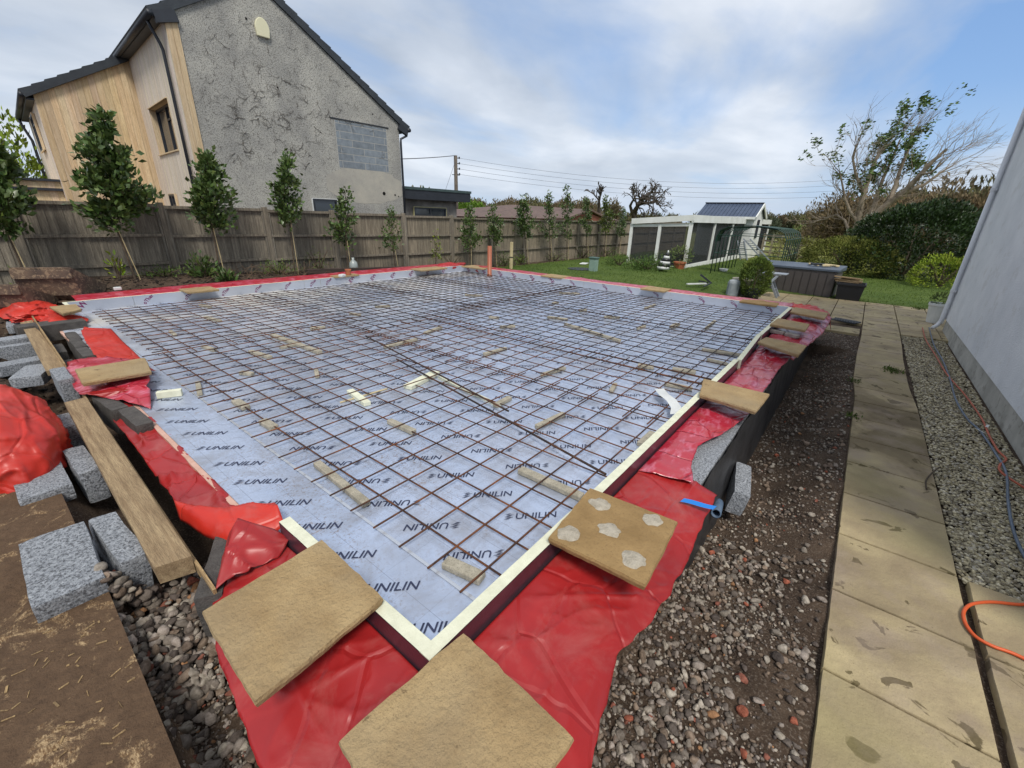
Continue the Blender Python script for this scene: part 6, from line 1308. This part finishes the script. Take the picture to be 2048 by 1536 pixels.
    leaf_mesh('foliage', pc, pd, RNG.uniform(.12, .22, len(pc)), m_leaf2, rt, .5, RNG.uniform(.5, 1.0, (len(pc), 1)) * np.array([[.75, .95, .8]])); settle(rt)
windswept()
# field beyond: rails, gate, distant trees
m_rail = mat('grey_rail', srgb(150, 142, 124), srgb(120, 112, 98), 4, .9)
pa, pb = FX(1530, 500, 31), FX(1650, 500, 29.5); rt = thing('field_rail_fence', pa, 'pale wooden rail fence across the field beyond the lawn', 'rail fence'); 
for k in range(7): c = pa.lerp(pb, k / 6) + (pa - pb) * .4; b = MB(); b.beam((c.x, c.y, c.z - .2), (c.x, c.y, c.z + 1.25), .1, .1, (1, 0, 0)); b.build('post', m_rail, rt)
for k in range(4): b = MB(); z = .2 + .32 * k; b.beam(pa + (pa - pb) * .4 + Vector((0, 0, z)), pb + (pa - pb) * .4 * .5 + Vector((0, 0, z)), .04, .1); b.build('rail', m_rail, rt)
settle(rt)
def twigmass(name, P0, P1, n, ytop, depth, label, cols, ls, dens=14, kind='stuff', cat='woodland', bare=.5):
    pc, pd, cl = [], [], []; P0, P1 = Vector(P0), Vector(P1)
    for k in range(n):
        t = (k + random.random()) / n; c = P0.lerp(P1, t) + Vector((random.uniform(-1, 1) * depth, random.uniform(-1, 1) * depth, 0)); c.z = hground(c.x, c.y); h = rise(c, ytop + random.uniform(-4, 14)) * (1 + .15 * noise.noise(Vector((t * 9, 0, ytop)))); r = h * random.uniform(.32, .5); cb_ = random.choice(cols); m_ = int(dens * h * h)
        q = RNG.normal(size=(m_, 3)); q /= np.linalg.norm(q, axis=1, keepdims=True); q[:, 2] = np.abs(q[:, 2]) if False else q[:, 2]
        lp = np.array([1 + .45 * noise.noise(Vector(v * 2.2) + c) for v in q])[:, None]
        p = q * lp * RNG.uniform(.35, 1.0, (m_, 1)) * np.array([r, r, h * .52]) + np.array([c.x, c.y, c.z + h * .5]); pc.append(p); pd.append(q * .6 + np.array([0, 0, .7]) + RNG.normal(size=(m_, 3)) * .35)
        cl.append(RNG.uniform(.6, 1.2, (m_, 1)) * np.array([cb_]))
    pc, pd, cl = np.vstack(pc), np.vstack(pd), np.vstack(cl); o = leaf_mesh(name, pc, pd, RNG.uniform(.6, 1.3, len(pc)) * ls, mat('far_leaf', (.115, .12, .085), None, rough=.9, vcol=True, spec=.1), None, .4, cl)
    return tag(o, label, cat, kind=kind)
BR, OL, GR, DK = (1.5, 1.12, .95), (1.25, 1.15, .8), (1.2, 1.6, .7), (.8, .9, .8)
def D_(px, dist, py=450): d = Vector(ray(px, py)); d.z = 0; d.normalize(); return d * dist
twigmass('distant_woodland', D_(905, 75), D_(1200, 92), 60, 401, 5, 'distant brown leafless wood beyond the bungalow', [BR, BR, OL, (1.35, 1.05, .9)], .42, 90)
twigmass('distant_woodland', D_(1230, 110), D_(1720, 120), 90, 430, 10, 'far line of mixed trees along the horizon behind the shelter', [BR, OL, DK, OL], .5, 80)
twigmass('distant_hedge', D_(1480, 62), D_(1720, 58), 44, 456, 3, 'low mixed hedge across the field under the far trees', [OL, GR, DK, BR], .4, 60, cat='hedge')
twigmass('distant_woodland', D_(1745, 48), D_(2000, 42), 44, 388, 3.0, 'brown budding wood rising behind the dark laurel', [BR, (1.7, 1.2, .95), OL], .26, 200)
twigmass('distant_woodland', D_(2000, 60), D_(2400, 60), 30, 350, 5, 'wood hidden behind the white house', [BR, OL], .6, 20)
twigmass('distant_woodland', D_(-400, 60), D_(840, 75), 40, 380, 5, 'trees hidden behind the neighbour house', [OL, GR], .7, 14)
mound('garden_tree', Vector(D_(942, 44)) + Vector((0, 0, hground(*D_(942, 44)[:2]))), (2.2, 5.0), 5200, 'bright green rounded tree beyond the extension', (1.1, 1.5, .6), .26, ry=2.2, cat='tree', top=400)
mound('garden_tree', PY(35, 392, 24) * 1 - Vector((0, 0, 3.3)), (2.0, 5.2), 4000, 'yellow green tree top between the laurel and the cladding', (1.6, 1.7, .6), .2, ry=2, cat='tree')
def far_tree(px, dist, ytop, label, seed, **k):
    b_ = Vector(D_(px, dist)); b_.z = hground(b_.x, b_.y); h = rise(b_, ytop); tree('field_tree', b_, h * (1.75 if px == 1272 else 1.2), label, 'tree', seed=seed, group=None, **k)
m_darkbark = mat('dark_bark', srgb(70, 62, 54), srgb(54, 48, 42), 4, .95)
far_tree(1197, 46, 372, 'dead forked tree with few bare limbs behind the laurels', 4, levels=5, r0=.22, spread=.5, n0=2, rmin=.055, m=m_darkbark, first=.42, lratio=.62)
far_tree(1272, 58, 374, 'bare rounded oak left of the white shelter', 9, levels=6, r0=.42, spread=.85, n0=3, rmin=.042, m=m_darkbark, first=.3, lratio=.72, up=-.1)
far_tree(1625, 62, 418, 'small bare domed tree at the field edge left of the windswept tree', 21, levels=5, r0=.24, spread=.9, n0=3, rmin=.03, leaves=2, ls=.2, lcol=(1.1, 1.0, .7), m=m_darkbark, first=.28, lratio=.72, up=-.2)
# brown bungalow
bx_, by_ = PY(985, 424, 24), PY(1175, 424, 24)
m_brn = mat('brown_roof_tiles', srgb(112, 92, 84), srgb(90, 74, 68), 3, .85, .3, 30); m_brick = mat('red_brick', srgb(140, 86, 70), srgb(118, 72, 60), 6, .9, .3, 30)
yB0, yB1 = 17.5, 25.0; xe0, xe1 = PY(965, 431, yB0).x, PY(1238, 436, yB0).x; ze = PY(1050, 436, yB0).z; yM = 21.0; xr0, xr1 = PY(1022, 413, yM).x, PY(1180, 414, yM).x; zr_ = PY(1100, 414, yM).z
rt = thing('bungalow', ((xe0 + xe1) / 2, yM, 0), 'low bungalow with brown tiled roof beyond the fence', 'bungalow')
b = MB(); b.hexa([(xe0 + .3, yB0 + .3, 0), (xe1 - .3, yB0 + .3, 0), (xe1 - .3, yB1 - .3, 0), (xe0 + .3, yB1 - .3, 0)], [(xe0 + .3, yB0 + .3, ze), (xe1 - .3, yB0 + .3, ze), (xe1 - .3, yB1 - .3, ze), (xe0 + .3, yB1 - .3, ze)]); b.build('walls', m_brick, rt)
b = MB(); b.add([(xe0, yB0, ze), (xe1, yB0, ze), (xe1, yB1, ze), (xe0, yB1, ze), (xr0, yM, zr_), (xr1, yM, zr_)], [(0, 1, 5, 4), (1, 2, 5), (2, 3, 4, 5), (3, 0, 4), (3, 2, 1, 0)]); b.build('roof', m_brn, rt)
gx0, gx1, gz = PY(1128, 436, yB0 - 1).x, PY(1218, 436, yB0 - 1).x, PY(1172, 421, yB0 - 1).z; gm = (gx0 + gx1) / 2
b = MB(); b.prism([(gx0 + .2, yB0 - 1, 0), (gx1 - .2, yB0 - 1, 0), (gx1 - .2, yB0 - 1, ze), (gm, yB0 - 1, gz - .15), (gx0 + .2, yB0 - 1, ze)], (0, 4, 0)); b.build('gable', m_brick, rt)
b = MB()
for s_ in (gx0, gx1): b.hexa([(s_, yB0 - 1.2, ze - .05), (gm, yB0 - 1.2, gz), (gm, yB0 + 3, gz), (s_, yB0 + 3, ze - .05)], [(s_, yB0 - 1.2, ze + .07), (gm, yB0 - 1.2, gz + .12), (gm, yB0 + 3, gz + .12), (s_, yB0 + 3, ze + .07)])
b.build('gable_roof', m_brn, rt); settle(rt)
# telegraph pole and wires
pb_ = PY(914, 430, 24.0); tp = PY(911, 311, 24.0); rt = thing('telegraph_pole', (pb_.x, pb_.y, 0), 'wooden telegraph pole behind the extension roof', 'telegraph pole'); b = MB(); b.tube([(tp.x, tp.y, 0), tp], [.15, .12], 10); b.build('pole', mat('pole_wood', srgb(104, 96, 86), srgb(84, 76, 68), 5, .9), rt, smooth=True)
wd = (PX(2150, 283, 62) - tp); wd.z = 0; wd.normalize(); b = MB(); tops = []
for k in range(4): q = tp - Vector((0, 0, .15 + .34 * k)); b.beam(q, q + wd * .28 + Vector((0, 0, 0)), .05, .05); b.tube([q + wd * .26 - Vector((0, 0, .05)), q + wd * .26 + Vector((0, 0, .08))], .045, 8); tops.append(q + wd * .26)
b.build('insulators', m_dark, rt); b = MB(); z5 = PY(912, 350, 24).z; b.beam((tp.x - .35, tp.y, z5), (tp.x + .35, tp.y, z5), .04, .04); b.build('foot_bar', m_dark, rt)
m_wire = mat('wire', srgb(90, 92, 98), None, rough=.6)
for k in range(4):
    e = PX(2150, 283 + 17 * k, 62); b = MB(); b.tube([tops[k].lerp(e, t / 24) - Vector((0, 0, (2.35 - .12 * k) * 4 * (t / 24) * (1 - t / 24))) for t in range(25)], .008, 4); b.build('overhead_wire', m_wire, rt)
b = MB(); e = HP(.1, 6.0, PY(812, 336, 19).z); b.tube([tp.lerp(e, t / 10) - Vector((0, 0, .12 * 4 * (t / 10) * (1 - t / 10))) for t in range(11)], .022, 4); b.build('overhead_wire', m_wire, rt)
b = MB(); b.tube([tp - Vector((0, 0, .3)), PY(886, 395, 22)], .012, 4); b.build('stay_wire', m_wire, rt); settle(rt)

# ------------------------------------------------------------------ lawn blades
gp = []
for _ in range(70000):
    x = 9.15 + 22 * random.random() ** 1.6; y = random.uniform(-6, 10.6)
    if 10.9 < x < 15.15 and y < 2.15: continue
    if is_lawn(x, y) < .5: continue
    gp.append((x, y, hground(x, y) - .004))
gp = np.array(gp); n = len(gp); sz = RNG.uniform(.022, .05, n) * (1 + .03 * (gp[:, 0] - 9)); dr = np.stack([RNG.normal(size=n) * .45, RNG.normal(size=n) * .45, np.ones(n)], 1)
pn_ = np.array([1 + .3 * noise.noise(Vector((p[0] * .8, p[1] * .8, 0))) for p in gp])[:, None]
m_grass = mat('grass_blade', srgb(88, 108, 46), None, rough=.7, vcol=True, spec=.2)
tag(leaf_mesh('lawn_grass', gp, dr, sz, m_grass, None, .28, RNG.uniform(.6, 1.25, (n, 1)) * pn_ * np.array([[1, 1, .9]])), 'short green grass of the garden lawn', 'grass', kind='stuff')
# moss and weeds in the path joints
pts_ = []
for (cx, cy, r, k) in ((P(1785, 742, 0).x, P(1785, 742, 0).y, .10, 160), (P(1838, 618, 0).x, P(1838, 618, 0).y, .10, 140), (7.0, -.3, .05, 60), (5.6, -.32, .06, 60)):
    for _ in range(k): pts_.append((cx + random.gauss(0, r), cy + random.gauss(0, r * .6), .004))
tag(leaf_mesh('path_weeds', pts_, [(random.gauss(0, .6), random.gauss(0, .6), .7) for _ in pts_], RNG.uniform(.02, .05, len(pts_)), m_grass, None, .35, RNG.uniform(.4, .9, (len(pts_), 1)) * np.ones((1, 3))), 'small green weeds growing on the garden path', 'weeds', kind='stuff')
for o in COL.objects:
    if o.parent is None and o.type in ('MESH', 'EMPTY') and 'kind' not in o and 'label' in o: o['kind'] = 'thing'
